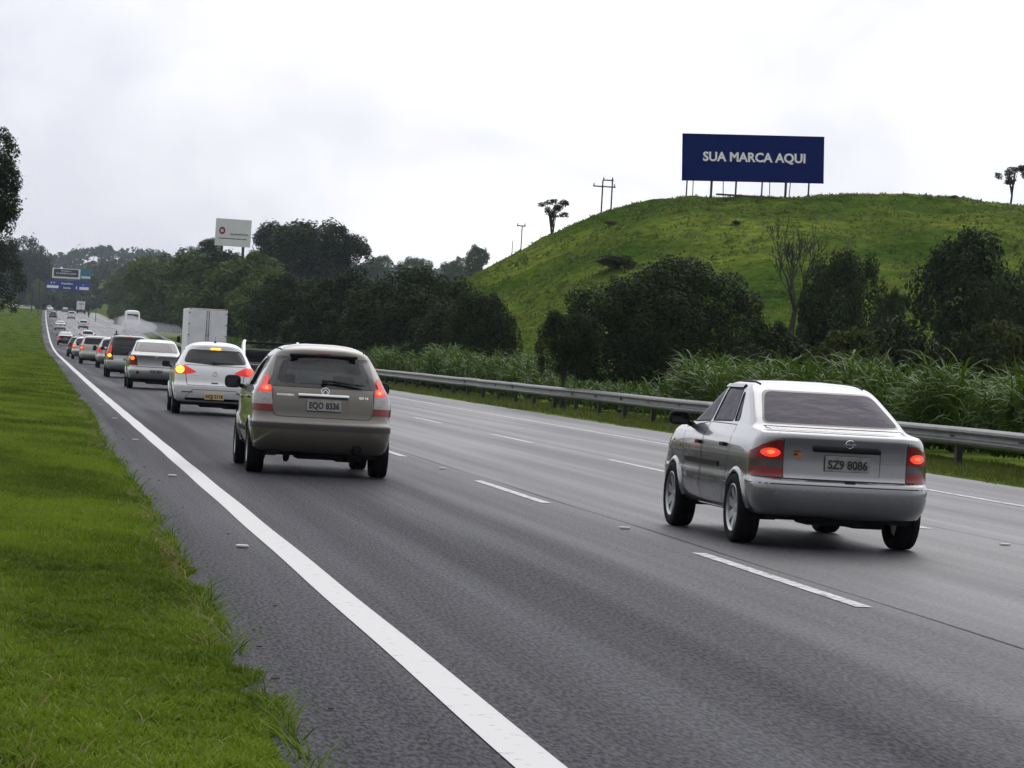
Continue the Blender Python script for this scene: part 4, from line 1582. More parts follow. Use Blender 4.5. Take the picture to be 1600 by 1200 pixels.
def traffic(name, label, X, Y, kind, p, L, W, H, lod=0, rz=0.0, tl=None, tlm=None, bulb=None, bulbm=None, rw=None, gm=None, platez=.72, ptxt='', plm=None, tgm=None, bumpm=None, lit_=True, hi=None, wheel=.29, mirrors=True, recess=None, mirm=None, oncoming=False, tgz=.62, extra=None, group='cars queuing in the left lane'):
    base, h0, l0, w0 = {'hatch': (HL, 1.523, 3.85, .835), 'sedan': (SL, 1.423, 4.18, .808), 'wagon': (WL, 1.525, 4.15, .825)}[kind]
    lev = scaled(base, L, W / 2, H, h0, l0, w0)
    sz, sw, sl = H / h0, W / 2 / w0, L / l0
    z = float(zr(Y))
    c = Car(name, label, (X + float(off(Y)), Y - .75, z), rz + (math.pi if oncoming else 0), lev, p, rr=(.24, .22), bow=.05, lod=lod, group=group)
    S = lambda P: [(x * sw, zz * sz) for x, zz in P]
    yr, yf = .75 * sl, L - .72
    ym = {'hatch': .6, 'sedan': 1.35, 'wagon': .5}[kind]
    dfl = {'hatch': [(-.63, 1.05), (.63, 1.05), (.55, 1.38), (-.55, 1.38)], 'sedan': [(-.65, 1.055), (.65, 1.055), (.55, 1.345), (-.55, 1.345)], 'wagon': [(-.66, 1.06), (.66, 1.06), (.59, 1.40), (-.59, 1.40)]}[kind]
    RW = rpoly(S(rw or dfl), .07)
    c.region('rw', 'rear', RW, ymax=ym)
    T = tl or {'hatch': [(.58, .75), (.9, .75), (.9, 1.0), (.64, 1.02)], 'sedan': [(.5, .66), (.9, .66), (.9, .86), (.55, .86)], 'wagon': [(.62, .72), (.9, .72), (.9, 1.02), (.66, 1.02)]}[kind]
    for sd in (-1, 1):
        f = (lambda P: P) if sd > 0 else mirror
        c.region(('tl', sd), 'rear', f(rpoly(S(T), .02, 2)), ymax=.45, nmin=.05)
        if bulb:
            c.region(('tb', sd), 'rear', f(ellipse(bulb[0] * sw, bulb[1] * sz, bulb[2], bulb[3], 12 if lod else 8)), inside=[('tl', sd)], ymax=.45, nmin=.02)
    top = {'hatch': 1.04, 'sedan': 1.035, 'wagon': 1.05}[kind]
    TG = rpoly(S([(-.56, tgz), (.56, tgz), (.60, .9), (.62, top), (-.62, top), (-.60, .9)]), [.04, .04, .02, .01, .01, .02])
    c.region('tg', 'rear', TG, ymax=.62, nmin=.01)
    c.region('bump', 'rear', S([(-1, .1), (1, .1), (1, .62), (-1, .62)]), ymax=.55, nmin=.02)
    c.region('ws', 'front', rpoly(S([(-.66, 1.03), (.66, 1.03), (.53, 1.35), (-.53, 1.35)]), .04))
    a, b = ((1.0, 2.85) if kind != 'sedan' else (1.3, 2.9))
    zt = {'hatch': 1.375, 'sedan': 1.34, 'wagon': 1.40}[kind]
    if kind == 'wagon':
        wins = [([(2.1, 1.03), (2.95, 1.0), (2.45, zt), (2.1, zt)], 0), ([(1.15, 1.05), (2.07, 1.03), (2.07, zt), (1.2, zt)], 1), ([(.5, 1.07), (1.1, 1.05), (1.1, zt), (.62, zt - .02)], 1)]
    elif kind == 'hatch':
        wins = [([(2.02, 1.0), (2.80, .97), (2.22, 1.38), (2.02, 1.385)], 0), ([(.90, 1.02), (1.96, 1.0), (1.96, 1.385), (1.10, 1.36)], 1)]
    else:
        wins = [([(2.14, 1.03), (2.93, 1.0), (2.40, 1.335), (2.14, 1.35)], 0), ([(1.25, 1.05), (2.08, 1.035), (2.08, 1.35), (1.48, 1.335)], 1)]
    wins = [([(u * sl, zz * sz) for u, zz in P], d) for P, d in wins]
    doors = [[(2.05 * sl, .3), (2.75 * sl, .3), (2.85 * sl, .95 * sz), (2.05 * sl, 1.0 * sz)], [(1.15 * sl, .32), (2.0 * sl, .3), (2.0 * sl, 1.0 * sz), (.98 * sl, 1.0 * sz)]]
    if not lod:
        doors = []
    side_set(c, doors, wins, M_tint)
    c.arches(yr, yf, wheel + .04, wheel)
    c.panel(None, 'body', p)
    side_build(c, doors, wins, M_tint, [(2.15 * sl, .86), (1.2 * sl, .86)] if lod else (), seam=bool(lod))
    tg = c.panel('tg', 'tailgate' if kind != 'sedan' else 'boot_lid', tgm or p)
    if lod and tg:
        c.ribbon('rear', TG, .012, M_seam, 'tailgate_gap', tg, closed=True)
    c.panel('rw', 'rear_window', gm or M_tint)
    c.panel('bump', 'rear_bumper', bumpm or p)
    c.panel('ws', 'windshield', M_glass if lod else M_tint)
    for sd in (-1, 1):
        t = c.panel(('tl', sd), 'tail_light', tlm or (M_redlit if lit_ else M_red), push=.01, skirt=.02)
        if bulb and t:
            c.panel(('tb', sd), 'bulb', (bulbm[(sd + 1) // 2] if isinstance(bulbm, tuple) else bulbm) or M_bulb, t, push=.013)
    c.plate(.0, platez * sz, ptxt or 'ABC 1234', plm)
    if hi:
        c.place(MB().box((0, -.014, 0), (.20 * sw, .03, .035), .008), 'third_brake_light', hi[1], 'rear', 0, hi[0] * sz)
    if extra:
        extra(c, tg)
    c.wheels(yr, yf, W - .21, wheel, .18, 6, .62)
    c.arch_lips(yr, yf, wheel + .04, wheel)
    c.floor(.25, L - .4, W / 2 - .2)
    if mirrors:
        c.mirror(2.72 * sl, .97 * sz, mirm or M_black)
    if lod:
        MB().box((0, 1.6, .36), (1.35, 2.4, .10)).box((0, 2.95 * sl, .78), (1.3, .3, .3), .08).box((0, 1.0, .75), (1.2, .16, .55), .06).build('interior', M_cloth, c.root)
        c.seat(-.36, 1.85, .34)
        c.seat(.36, 1.85, .34)
    c.done()
    return c


def hb_extra(c, tg):
    c.place(MB().box((0, -.004, 0), (.24, .008, .018), .002), 'reflector', M_red, 'rear', -.56, .47)
    c.place(MB().box((0, -.004, 0), (.24, .008, .018), .002), 'reflector', M_red, 'rear', .56, .47)
    c.place(MB().tube([(0, -.03, 0), (-.05, -.035, .012), (.40, -.03, 0)], [.016, .013, .006], 6), 'wiper', M_black, 'rear', -.02, 1.06)
    em = MB().lathe([(-.004, .055), (-.010, .051), (-.010, .044), (-.004, .040)], 'Y', 20).tube([(-.02, -.008, -.028), (.02, -.008, .028)], .007, 6)
    c.place(em, 'emblem', M_chrome, 'rear', 0, .86, lift=.002, parent=tg)
    c.place(text_mesh('model_lettering', 'HR30', .035, .13, .001, .004), 'model_lettering', M_chrome, 'rear', -.42, .82, lift=.003, parent=tg)
    p, n = c.hit('top', 0, .75)
    MB().box(p + Vector((0, 0, .01)), (.05, .09, .03), .01).tube([p, p + Vector((0, -.16, .14))], [.005, .003], 5).build('antenna', M_black, c.root)
    c.place(MB().box((0, -.006, 0), (.14, .014, .018), .004), 'tailgate_handle', M_black, 'rear', 0, .665, parent=tg)
    c.ribbon('rear', [(-.62, .33), (-.45, .52), (.45, .52), (.62, .33)], .010, M_seam, 'bumper_crease')
    c.ribbon('rear', [(-.60, .325), (.60, .325)], .06, M_black, 'bumper_insert', th=.004)


traffic('hatchback_car', 'white hatchback ahead of the grey-brown one with orange turn lamp lit', 3.82, 66.9, 'hatch', P_white, 3.9, 1.70, 1.50, 1,
        tl=[(.38, .90), (.52, .855), (.95, .84), (.95, 1.02), (.60, 1.02)], tlm=M_redlit, bulb=(.70, .93, .085, .08), bulbm=(M_yellow, M_bulbdim),
        rw=[(-.64, 1.09), (0, 1.05), (.64, 1.09), (.60, 1.22), (.53, 1.37), (-.53, 1.37), (-.60, 1.22)], platez=.40, ptxt='HQJ 2118', plm=M_plate_o, hi=(1.39, M_yellow), extra=hb_extra, rz=R(-.3))


def et_extra(c, tg):
    em = MB().lathe([(-.004, .06), (-.010, .055), (-.010, .047), (-.004, .043)], 'Y', 20).tube([(-.035, -.008, .01), (0, -.008, -.03), (.035, -.008, .01)], .006, 6)
    c.place(em, 'emblem', M_chrome, 'rear', 0, .95, lift=.002, parent=tg)
    for x in (-.56, .56):
        c.place(MB().lathe([(-.004, .05), (-.012, .046), (-.014, 0)], 'Y', 16), 'fog_lamp', M_red, 'rear', x, .50)
    c.ribbon('rear', [(-.55, .70), (.55, .70)], .02, M_chrome, 'boot_trim', tg, th=.006)
    c.ribbon('rear', [(-.5, .30), (.5, .30)], .05, M_black, 'bumper_insert', th=.004)


traffic('saloon_car', 'silver-grey saloon queuing behind the dark people carrier in the left lane', 3.83, 98.3, 'sedan', P_lsilver, 4.25, 1.70, 1.51, 1,
        tl=[(.53, .68), (.95, .66), (.95, .93), (.62, .96), (.56, .85)], tlm=M_red, bulb=(.68, .87, .06, .06), bulbm=M_amber, platez=.50, ptxt='FHK 2054', extra=et_extra, gm=glass('window_pale', (.3, .32, .33), 1.75), tgz=.63)
traffic('people_carrier', 'dark people carrier with black tailgate and pale bumper in the queue', 3.75, 123.6, 'wagon', P_dark, 4.1, 1.70, 1.62, 1,
        tl=[(.60, .70), (.95, .70), (.95, .86), (.74, .95), (.70, 1.16), (.63, 1.16), (.62, .9)], tlm=M_redlit, bulb=(.70, .79, .07, .06), bulbm=M_yellow, rw=[(-.66, .80), (.66, .80), (.59, 1.42), (-.59, 1.42)],
        gm=M_tint, bumpm=P_lsilver, tgm=P_lsilver, platez=.66, hi=(1.47, M_redlit), ptxt='GXR 3310')
traffic('hatchback_car', 'pale silver hatchback half hidden in front of the dark people carrier', 4.12, 160, 'hatch', P_lsilver, 3.9, 1.68, 1.53, 0, lit_=True, gm=M_film)
traffic('estate_car', 'champagne silver estate car with round red lamps and dark plate', 3.60, 178, 'wagon', P_beige, 4.4, 1.76, 1.57, 0, tlm=M_redlit, bulb=(.74, .87, .07, .06), gm=M_film, plm=M_black, platez=.82,
        tl=[(.64, .74), (.95, .74), (.95, 1.0), (.66, 1.0)])
traffic('hatchback_car', 'silver hatchback showing one orange-red lamp beside the estate car', 3.52, 212, 'hatch', P_lsilver, 3.8, 1.66, 1.48, 0, tlm=M_redlit, bulb=(.70, .9, .09, .07), bulbm=M_amber)
traffic('hatchback_car', 'dark car mostly hidden in front of the silver hatchback', 3.45, 236, 'hatch', P_dark, 3.8, 1.66, 1.46, 0, lit_=False)
traffic('saloon_car', 'dark-backed saloon with pale roof near the white edge line', 3.56, 350, 'sedan', paint('paint_pale_reflection', (.22, .22, .23), .7, .25), 4.3, 1.72, 1.47, 0, tgm=P_dark, bumpm=P_dark, gm=glass('window_bright', (.2, .2, .2), 2.4))  # body paler than the black back: the roof's reflection put into the paint
traffic('saloon_car', 'white saloon climbing far ahead in the left lane', 4.03, 505, 'sedan', P_white, 4.3, 1.72, 1.46, 0, lit_=False)
g2 = 'cars far up the motorway'
traffic('saloon_car', 'dark saloon alone in the left lane below the blue signs', 3.66, 730, 'hatch', P_dark, 4.2, 1.75, 1.45, 0, lit_=False, gm=M_film, group=g2)
traffic('saloon_car', 'white-roofed car just ahead of the dark saloon near the crest', 3.4, 930, 'sedan', P_white, 4.3, 1.75, 1.47, 0, lit_=False, group=g2)
traffic('hatchback_car', 'white car at the very crest of the left lane', 3.0, 1010, 'hatch', P_white, 4.0, 1.72, 1.5, 0, lit_=False, group=g2)
traffic('saloon_car', 'grey-blue saloon in the middle lane near the crest', 7.7, 960, 'sedan', P_blue, 4.3, 1.74, 1.45, 0, lit_=False, group=g2)
traffic('minivan', 'white van between the grey-blue saloon and the far lorry', 7.8, 730, 'wagon', P_white, 4.3, 1.75, 1.75, 0, lit_=False, gm=M_film, group=g2)
traffic('hatchback_car', 'silver hatchback with red lamps ahead of the white car in the middle lane', 8.1, 540, 'hatch', P_lsilver, 3.9, 1.70, 1.5, 0, tlm=M_redlit, gm=M_film, group=g2)
traffic('saloon_car', 'white car with one red lamp glimpsed above the estate car roof', 6.5, 385, 'hatch', P_white, 4.2, 1.74, 1.5, 0, tlm=M_redlit, gm=M_film, group=g2)
traffic('saloon_car', 'white car with dark rear window glimpsed above the pale silver hatchback', 7.25, 250, 'hatch', P_white, 4.2, 1.70, 1.44, 0, lit_=False, gm=M_film, group='cars in the middle lane')
traffic('saloon_car', 'white car whose roof shows behind the white hatchback', 6.25, 112, 'sedan', P_white, 4.3, 1.72, 1.48, 0, lit_=False, gm=M_film, group='cars in the middle lane')
g3 = 'white cars parked beyond the left lawn'
for px_, Yc, lb in ((29, 1120, 'white car parked leftmost beyond the lawn'), (38, 1135, 'white car parked beside the leftmost one beyond the lawn'), (55, 1125, 'white car parked right of the lamp post beyond the lawn')):
    w = at(px_, 482, Yc)
    c = traffic('parked_car', lb, w.x - float(off(Yc)), Yc, 'wagon', P_white, 4.2, 1.72, 1.5, 0, rz=R(72), lit_=False, mirrors=False, group=g3)
    c.root.location.z = ground_z(w.x, Yc) - .02

# ------------------------------------------------------------------ lorries, bus, pickup
M_box = mat('cargo_white', (0.80, 0.81, 0.82), 0.5, vary=0.12, scale=1.2, bump=.05, bscale=4)
M_boxred = mat('cargo_red', (0.30, 0.03, 0.03), 0.5)
M_chassis = mat('chassis_dark', (0.02, 0.02, 0.022), 0.7)


def lorry(label, X, Y, w, L, h, zb, rz=0, logo=False):
    t = empty('box_lorry', (X + float(off(Y)), Y, float(zr(Y))), rz, label, 'lorry', 'box lorries')
    body = MB().box((0, L / 2, (h + zb) / 2), (w, L, h - zb), .03).build('cargo_box', M_box, t)
    for sd in (-1, 1):
        d = MB().box((sd * w * .242, -.015, (h + zb) / 2), (w * .468, .03, h - zb - .16), .008).build('rear_door', M_box, t)
        MB().tube([(sd * .07, -.045, zb + .1), (sd * .07, -.045, h - .1)], .016, 6).box((sd * .07, -.05, (h + zb) / 2 - .3), (.05, .04, .16)).build('locking_bar', M_galv, d)
        for z in np.linspace(zb + .25, h - .25, 4):
            MB().box((sd * (w * .48), -.035, z), (.12, .03, .05), .006).build('hinge', M_galv, d)
        MB().box((sd * (w * .46), -.01, h - .03), (.10, .03, .04), .005).build('marker_light', M_red, t)
        MB().box((sd * w * .40, .02, zb - .22), (.30, .06, .10), .01).build('tail_light', M_red, t)
        MB().box((sd * w * .37, .62, zb - .38), (.42, .02, .5), .004).build('mudguard', M_chassis, t)
    MB().box((0, -.002, h - .04), (w * .96, .012, .03)).box((0, -.002, zb + .03), (w * .96, .012, .05)).build('frame_trim', M_boxred, t)
    MB().box((0, L / 2, zb - .12), (.8, L + .2, .2)).box((0, .05, zb - .42), (w * .82, .1, .12), .01).build('chassis', M_chassis, t)
    cab = MB().box((0, L + .85, 1.25), (w * .93, 1.5, 1.9), .16).build('cab', P_white, t, smooth=True)
    MB().box((0, L + 1.61, 1.65), (w * .8, .03, .7), .01).build('windshield', M_film, cab)
    for sd in (-1, 1):
        MB().box((sd * w * .466, L + .95, 1.65), (.03, .8, .6), .01).build('side_window', M_film, cab)
        MB().box((sd * (w * .5 + .12), L + 1.3, 1.65), (.2, .12, .38), .04).tube([(sd * w * .45, L + 1.25, 1.9), (sd * (w * .5 + .12), L + 1.3, 1.85)], .015, 6).build('side_mirror', M_black, t)
        for y in (1.2, L + .7):
            wl_ = bpy.data.objects.new('wheel', None)
            link(wl_, t)
            wl_.location = (sd * (w * .40), y, .40)
            a, r_ = (.24 if y < 2 else .13), .40
            MB().lathe([(-a, .24), (-a, .36), (-a * .85, r_), (a * .85, r_), (a, .36), (a, .24)], 'X', 24).build('tyre', M_tyre, wl_, smooth=True)
            MB().lathe([(sd * a * .9, .25), (sd * a * .5, .2), (sd * a * .5, .09), (sd * a * .9, .07), (sd * a * .9, .005)], 'X', 20).build('rim', M_rim, wl_, smooth=True)
    if logo:
        obj('logo_lettering', text_mesh('logo_lettering', 'TRANS', .55, 1.5, .02, .01), M_boxred, t).location = (0, -.06, h - .8)
    return t


lorry('white box lorry with twin rear doors showing above the white hatchback', 10.08, 186, 2.25, 5.6, 3.5, 1.05, R(.6))
lorry('small distant white box lorry with red lettering near the crest', 12.3, 955, 2.5, 6.5, 3.6, 1.05, logo=True)

# coach in the right-hand lane, throwing up spray
by = 520
t = empty('coach_bus', (15.6 + float(off(by)) , by, float(zr(by))), 0, 'white coach in a cloud of spray by the far guardrail', 'bus')
cs = Car('coach_tmp', '', (0, 0, 0), 0, [(.35, .25, 11.8, 1.15), (.45, .05, 12, 1.25), (.9, 0, 12, 1.27), (1.6, .03, 11.95, 1.27), (2.4, .10, 11.8, 1.25), (3.1, .22, 11.6, 1.20), (3.45, .32, 11.4, 1.10), (3.62, .5, 11.2, .9), (3.70, .9, 10.8, .5)], P_white, lod=0, rr=(.25, .25))
cs.region('rw', 'rear', rpoly([(-.95, 2.1), (.95, 2.1), (.85, 3.05), (-.85, 3.05)], .15), ymax=.6)
for sd in (-1, 1):
    cs.region(('tl', sd), 'rear', [(sd * .95, .9), (sd * 1.2, .9), (sd * 1.2, 1.5), (sd * .95, 1.5)][::sd], ymax=.4)
    cs.region(('win', sd), 'side', [(.8, 1.9), (11.2, 1.9), (11.0, 2.95), (.8, 2.95)], sd)
bus_old = cs.root
cs.root = t
cs.panel(None, 'body', P_white)
cs.panel('rw', 'rear_window', M_film)
for sd in (-1, 1):
    cs.panel(('tl', sd), 'tail_light', M_red, push=.01)
    cs.panel(('win', sd), 'side_window', M_film)
cs.plate(0, .75, 'BUS')
cs.wheels(2.6, 9.2, 2.1, .5, .3, 8)
cs.mirror(11.3, 2.6, M_black, (.3, .2, .5), .3)
cs.done()
bpy.data.objects.remove(bus_old)

# dark pickup with a pale roll bar, mostly hidden by the grey-brown hatchback
py = 88.0
t = empty('pickup_truck', (6.72, py, 0), R(0), 'dark pickup with pale roll bar partly behind the grey-brown hatchback', 'pickup')
MB().box((0, 1.6, .72), (1.78, 3.2, .62), .07).box((0, 4.0, .80), (1.78, 1.9, .60), .12).box((0, 3.0, 1.16), (1.6, 1.7, .52), .18).build('body', M_black, t, smooth=True)
MB().box((0, .0, .74), (1.55, .06, .50), .03).build('tailgate', P_dark, t)
for sd in (-1, 1):
    MB().box((sd * .80, -.02, .82), (.14, .06, .30), .02).build('tail_light', M_red, t)
    for y in (.95, 3.95):
        wl_ = bpy.data.objects.new('wheel', None)
        link(wl_, t)
        wl_.location = (sd * .76, y, .36)
        MB().lathe([(-.11, .2), (-.12, .3), (-.09, .36), (.09, .36), (.12, .3), (.11, .2)], 'X', 24).build('tyre', M_tyre, wl_, smooth=True)
        MB().lathe([(sd * .1, .21), (sd * .05, .16), (sd * .06, .005)], 'X', 20).build('rim', M_rim, wl_, smooth=True)
    MB().tube([(sd * .80, .55, 1.0), (sd * .80, 1.3, 1.30), (sd * .78, 1.75, 1.55), (sd * .74, 1.95, 1.61)], [.05, .055, .055, .05], 10).build('roll_bar', P_lsilver, t, smooth=True)
MB().tube([(-.74, 1.95, 1.58), (.74, 1.95, 1.58)], .035, 8).build('cross_bar', M_black, t)
MB().box((0, .02, .36), (1.6, .14, .18), .04).build('rear_bumper', M_black, t)
MB().box((0, 2.15, 1.18), (1.3, .03, .32), .01).build('rear_window', M_film, t)


# ------------------------------------------------------------------ people
def figure(name, joints, edges, parent=None, root=0, m=None, **k):
    """one continuous skinned body: joints = [(x,y,z,r)]"""
    me = bpy.data.meshes.new(name)
    me.from_pydata([j[:3] for j in joints], edges, [])
    o = bpy.data.objects.new(name, me)
    COL.objects.link(o)
    md = o.modifiers.new('skin', 'SKIN')
    for i, j in enumerate(joints):
        sv = me.skin_vertices[0].data[i]
        sv.radius = (j[3], j[3] * (j[4] if len(j) > 4 else 1))
        sv.use_root = i == root
    sb = o.modifiers.new('sub', 'SUBSURF')
    sb.levels = sb.render_levels = 2
    dg = bpy.context.evaluated_depsgraph_get()
    out = bpy.data.meshes.new_from_object(o.evaluated_get(dg))
    bpy.data.objects.remove(o)
    out.name = name
    out.polygons.foreach_set('use_smooth', [True] * len(out.polygons))
    return obj(name, out, m, parent, **k)


def seated(name, label, loc, rz, lean, m, helmet=None, fwd=.42, group=None, hands_z=.30):
    """seated person, hips at origin, facing +Y"""
    l = lean
    J = [(0, 0, 0, .15), (0, .02 + l * .2, .25, .145), (0, .03 + l * .45, .45, .16), (0, .04 + l * .55, .55, .06), (0, .06 + l * .62, .66, .085), (0, .07 + l * .65, .78, .08)]
    E = [(0, 1), (1, 2), (2, 3), (3, 4), (4, 5)]
    for sd in (-1, 1):
        b = len(J)
        J += [(sd * .19, .03 + l * .45, .46, .065), (sd * .24, .10 + l * .45, .24, .05), (sd * .17, fwd - .06, hands_z - .02, .036), (sd * .165, fwd, hands_z, .032), (sd * .16, fwd + .07, hands_z - .01, .022)]
        E += [(2, b), (b, b + 1), (b + 1, b + 2), (b + 2, b + 3), (b + 3, b + 4)]
        b = len(J)
        J += [(sd * .11, .05, -.02, .10), (sd * .16, .42, .02, .075), (sd * .15, .50, -.36, .055), (sd * .15, .50, -.44, .045), (sd * .15, .62, -.46, .035)]
        E += [(0, b), (b, b + 1), (b + 1, b + 2), (b + 2, b + 3), (b + 3, b + 4)]
    o = figure(name, J, E, m=m, label=label, cat='person', group=group)
    o.location, o.rotation_euler = loc, (0, 0, rz)
    bm = bmesh.new()
    bmesh.ops.create_uvsphere(bm, u_segments=16, v_segments=12, radius=.125 if helmet else .105)
    for v in bm.verts:
        v.co = Vector((v.co.x * .88, v.co.y * 1.05 - .012, v.co.z * 1.1)) + Vector((0, .07 + l * .65, .755))
    me = bpy.data.meshes.new('h')
    bm.to_mesh(me)
    bm.free()
    me.polygons.foreach_set('use_smooth', [True] * len(me.polygons))
    obj('helmet' if helmet else 'hair', me, helmet or M_hair, o)
    return o


seated('person', 'driver in a dark shirt at the wheel of the grey-brown hatchback', (3.42 - .36, 37.02 + 1.95, .56), 0, -.1, M_shirt)


def motorcycle(label, plabel, X, Y, dark, gear):
    z = float(zr(Y))
    t = empty('motorcycle', (X + float(off(Y)), Y, z), 0, label, 'motorcycle', 'motorcycles')
    for y in (-.65, .65):
        w = bpy.data.objects.new('wheel', None)
        link(w, t)
        w.location = (0, y, .30)
        MB().lathe([(-.05, .21), (-.06, .26), (-.03, .30), (.03, .30), (.06, .26), (.05, .21)], 'X', 20).build('tyre', M_tyre, w, smooth=True)
        MB().lathe([(-.03, .22), (-.02, .05), (.02, .05), (.03, .22)], 'X', 16).build('rim', M_rim, w, smooth=True)
    MB().box((0, .05, .50), (.22, .6, .35), .08).box((0, .30, .78), (.26, .45, .20), .08).build('tank', dark, t, smooth=True)
    MB().box((0, -.25, .80), (.26, .7, .10), .04).build('seat', M_black, t, smooth=True)
    MB().tube([(-.36, .42, 1.05), (0, .5, 1.0), (.36, .42, 1.05)], .018, 8).tube([(0, .5, 1.0), (0, .65, .30)], .04, 8).build('fork', M_black, t)
    MB().box((0, -.72, .72), (.18, .05, .12), .02).build('tail_light', M_redlit, t)
    MB().box((0, -.78, .98), (.46, .42, .40), .05).build('top_box', gear, t, smooth=True)
    seated('person', plabel, (X + float(off(Y)), Y - .2, z + .88), 0, .18, M_shirt, M_black, .55, 'motorcycle riders', .22)


motorcycle('dark motorcycle in the right lane beside the far lorry', 'rider in dark clothes on the motorcycle beside the far lorry', 12.6, 800, M_black, M_black)
motorcycle('motorcycle with a red top box above the pale silver hatchback', 'helmeted rider carrying a red box above the pale silver hatchback', 9.5, 370, M_black, M_boxred)
# ------------------------------------------------------------------ trees
M_bark = mat('bark', (0.045, 0.036, 0.028), 0.95, vary=0.4, scale=6, bump=0.6, bscale=25)
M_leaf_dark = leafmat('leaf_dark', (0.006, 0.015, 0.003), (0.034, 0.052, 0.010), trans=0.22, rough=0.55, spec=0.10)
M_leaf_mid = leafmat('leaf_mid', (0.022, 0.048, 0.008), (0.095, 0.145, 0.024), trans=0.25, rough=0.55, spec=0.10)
M_leaf_olive = leafmat('leaf_olive', (0.024, 0.036, 0.008), (0.085, 0.100, 0.024), trans=0.25, rough=0.6, spec=0.08)


def crown_mesh(seed, n, leaf, nl, flat=.85, big=(.26, .44), small=(.07, .19), per=12, stray=.09, reach=.62):
    """unit crown: leaf-sized rhombs on limbs' lobes, each carrying smaller sprays, with gaps between them"""
    g = np.random.default_rng(seed)
    d = g.normal(size=(nl, 3))
    d /= np.linalg.norm(d, axis=1)[:, None]
    C0 = d * g.uniform(.25, reach, nl)[:, None]
    C0[:, 2] *= flat
    r0 = g.uniform(*big, nl)
    k0 = np.repeat(np.arange(nl), per)
    d = g.normal(size=(nl * per, 3)) + np.array([0, 0, .25])
    d /= np.linalg.norm(d, axis=1)[:, None]
    C1 = C0[k0] + d * r0[k0][:, None] * g.uniform(.75, 1.12, nl * per)[:, None]
    C = np.concatenate([C0, C1])
    rad = np.concatenate([r0 * .8, g.uniform(*small, nl * per)])
    C[:, 2] = np.where(C[:, 2] < -.55, C[:, 2] * .75, C[:, 2])
    tone = np.concatenate([g.uniform(0, .5, nl), g.uniform(0, 1, nl * per)])
    k = g.choice(len(C), n * 3, p=rad ** 2 / np.sum(rad ** 2))
    u = g.normal(size=(n * 3, 3))
    u /= np.linalg.norm(u, axis=1)[:, None]
    rr = rad[k] * (1 - .4 * g.uniform(0, 1, n * 3) ** 2) * np.where(g.uniform(size=n * 3) < stray, g.uniform(1, 1.7, n * 3), 1)
    P = C[k] + u * rr[:, None]
    deep = np.zeros(len(P), bool)                            # leave out most of what lies deep inside the big lobes
    for c, r_ in zip(C0, r0):
        deep |= np.linalg.norm(P - c, axis=1) < r_ * .6
    keep = ~deep | (g.uniform(size=len(P)) < .12)
    P, k, u = P[keep][:n], k[keep][:n], u[keep][:n]
    ext = np.percentile(np.abs(P), 98.8, axis=0)
    P = P / np.array([max(ext[0], ext[1]), max(ext[0], ext[1]), ext[2]])
    rr = np.linalg.norm(P, axis=1)                           # full, rounded outline
    P = P * (np.where(rr > .86, .86 + (rr - .86) * .7, rr) / np.maximum(rr, 1e-6))[:, None]
    n = len(P)
    no = u + g.normal(0, .55, (n, 3)) + np.array([0, 0, .35])
    no /= np.linalg.norm(no, axis=1)[:, None]
    a = np.cross(no, g.normal(size=(n, 3)))
    a /= np.linalg.norm(a, axis=1)[:, None] + 1e-9
    b = np.cross(no, a)
    s = (leaf * g.uniform(.6, 1.35, n))[:, None]
    V = np.stack([P - a * s, P - b * s * .45 + no * s * .12, P + a * s, P + b * s * .45 + no * s * .12], 1).reshape(-1, 3)
    q = np.arange(n)[:, None] * 4 + np.arange(4)[None]
    v = np.repeat(np.clip(.5 * g.uniform(size=n) + .5 * tone[k], 0, 1), 4)
    return mesh_np('crown', V, q, False, v), C1, rad


def trunk_mesh(C, h0, r0, seed, sx, sz, top):
    """tapered trunk with limbs running to the lobes; crown centre at height top, scaled sx, sz"""
    g = random.Random(seed)
    mb = MB()
    pts = [(g.uniform(-.04, .04) * i, g.uniform(-.04, .04) * i, top * i / 5) for i in range(6)]
    mb.tube(pts, [r0 * (1.25 if i == 0 else 1 - .12 * i) for i in range(6)], 8)
    for c in C[:14]:
        e = Vector((c[0] * sx, c[1] * sx, top + c[2] * sz))
        s_ = Vector(pts[g.choice((2, 3, 4))])
        m_ = s_.lerp(e, .5) + Vector((0, 0, -.05 * sz))
        mb.tube([s_, m_, e], [r0 * .5, r0 * .3, r0 * .1], 5)
    return mb.mesh('trunk', True)


NEAR = [crown_mesh(s, 30000, .030, 13, .9) for s in (1, 2, 3, 4, 5)]
FAR = [crown_mesh(10 + s, 13000, .045, 11, .9) for s in range(5)]
BUSH = [crown_mesh(30 + s, 9000, .055, 9, .8) for s in range(3)]
OPEN = crown_mesh(53, 3600, .06, 11, .8, (.12, .22), (.06, .15), 6, .2, 1.05)
cnt = [0]


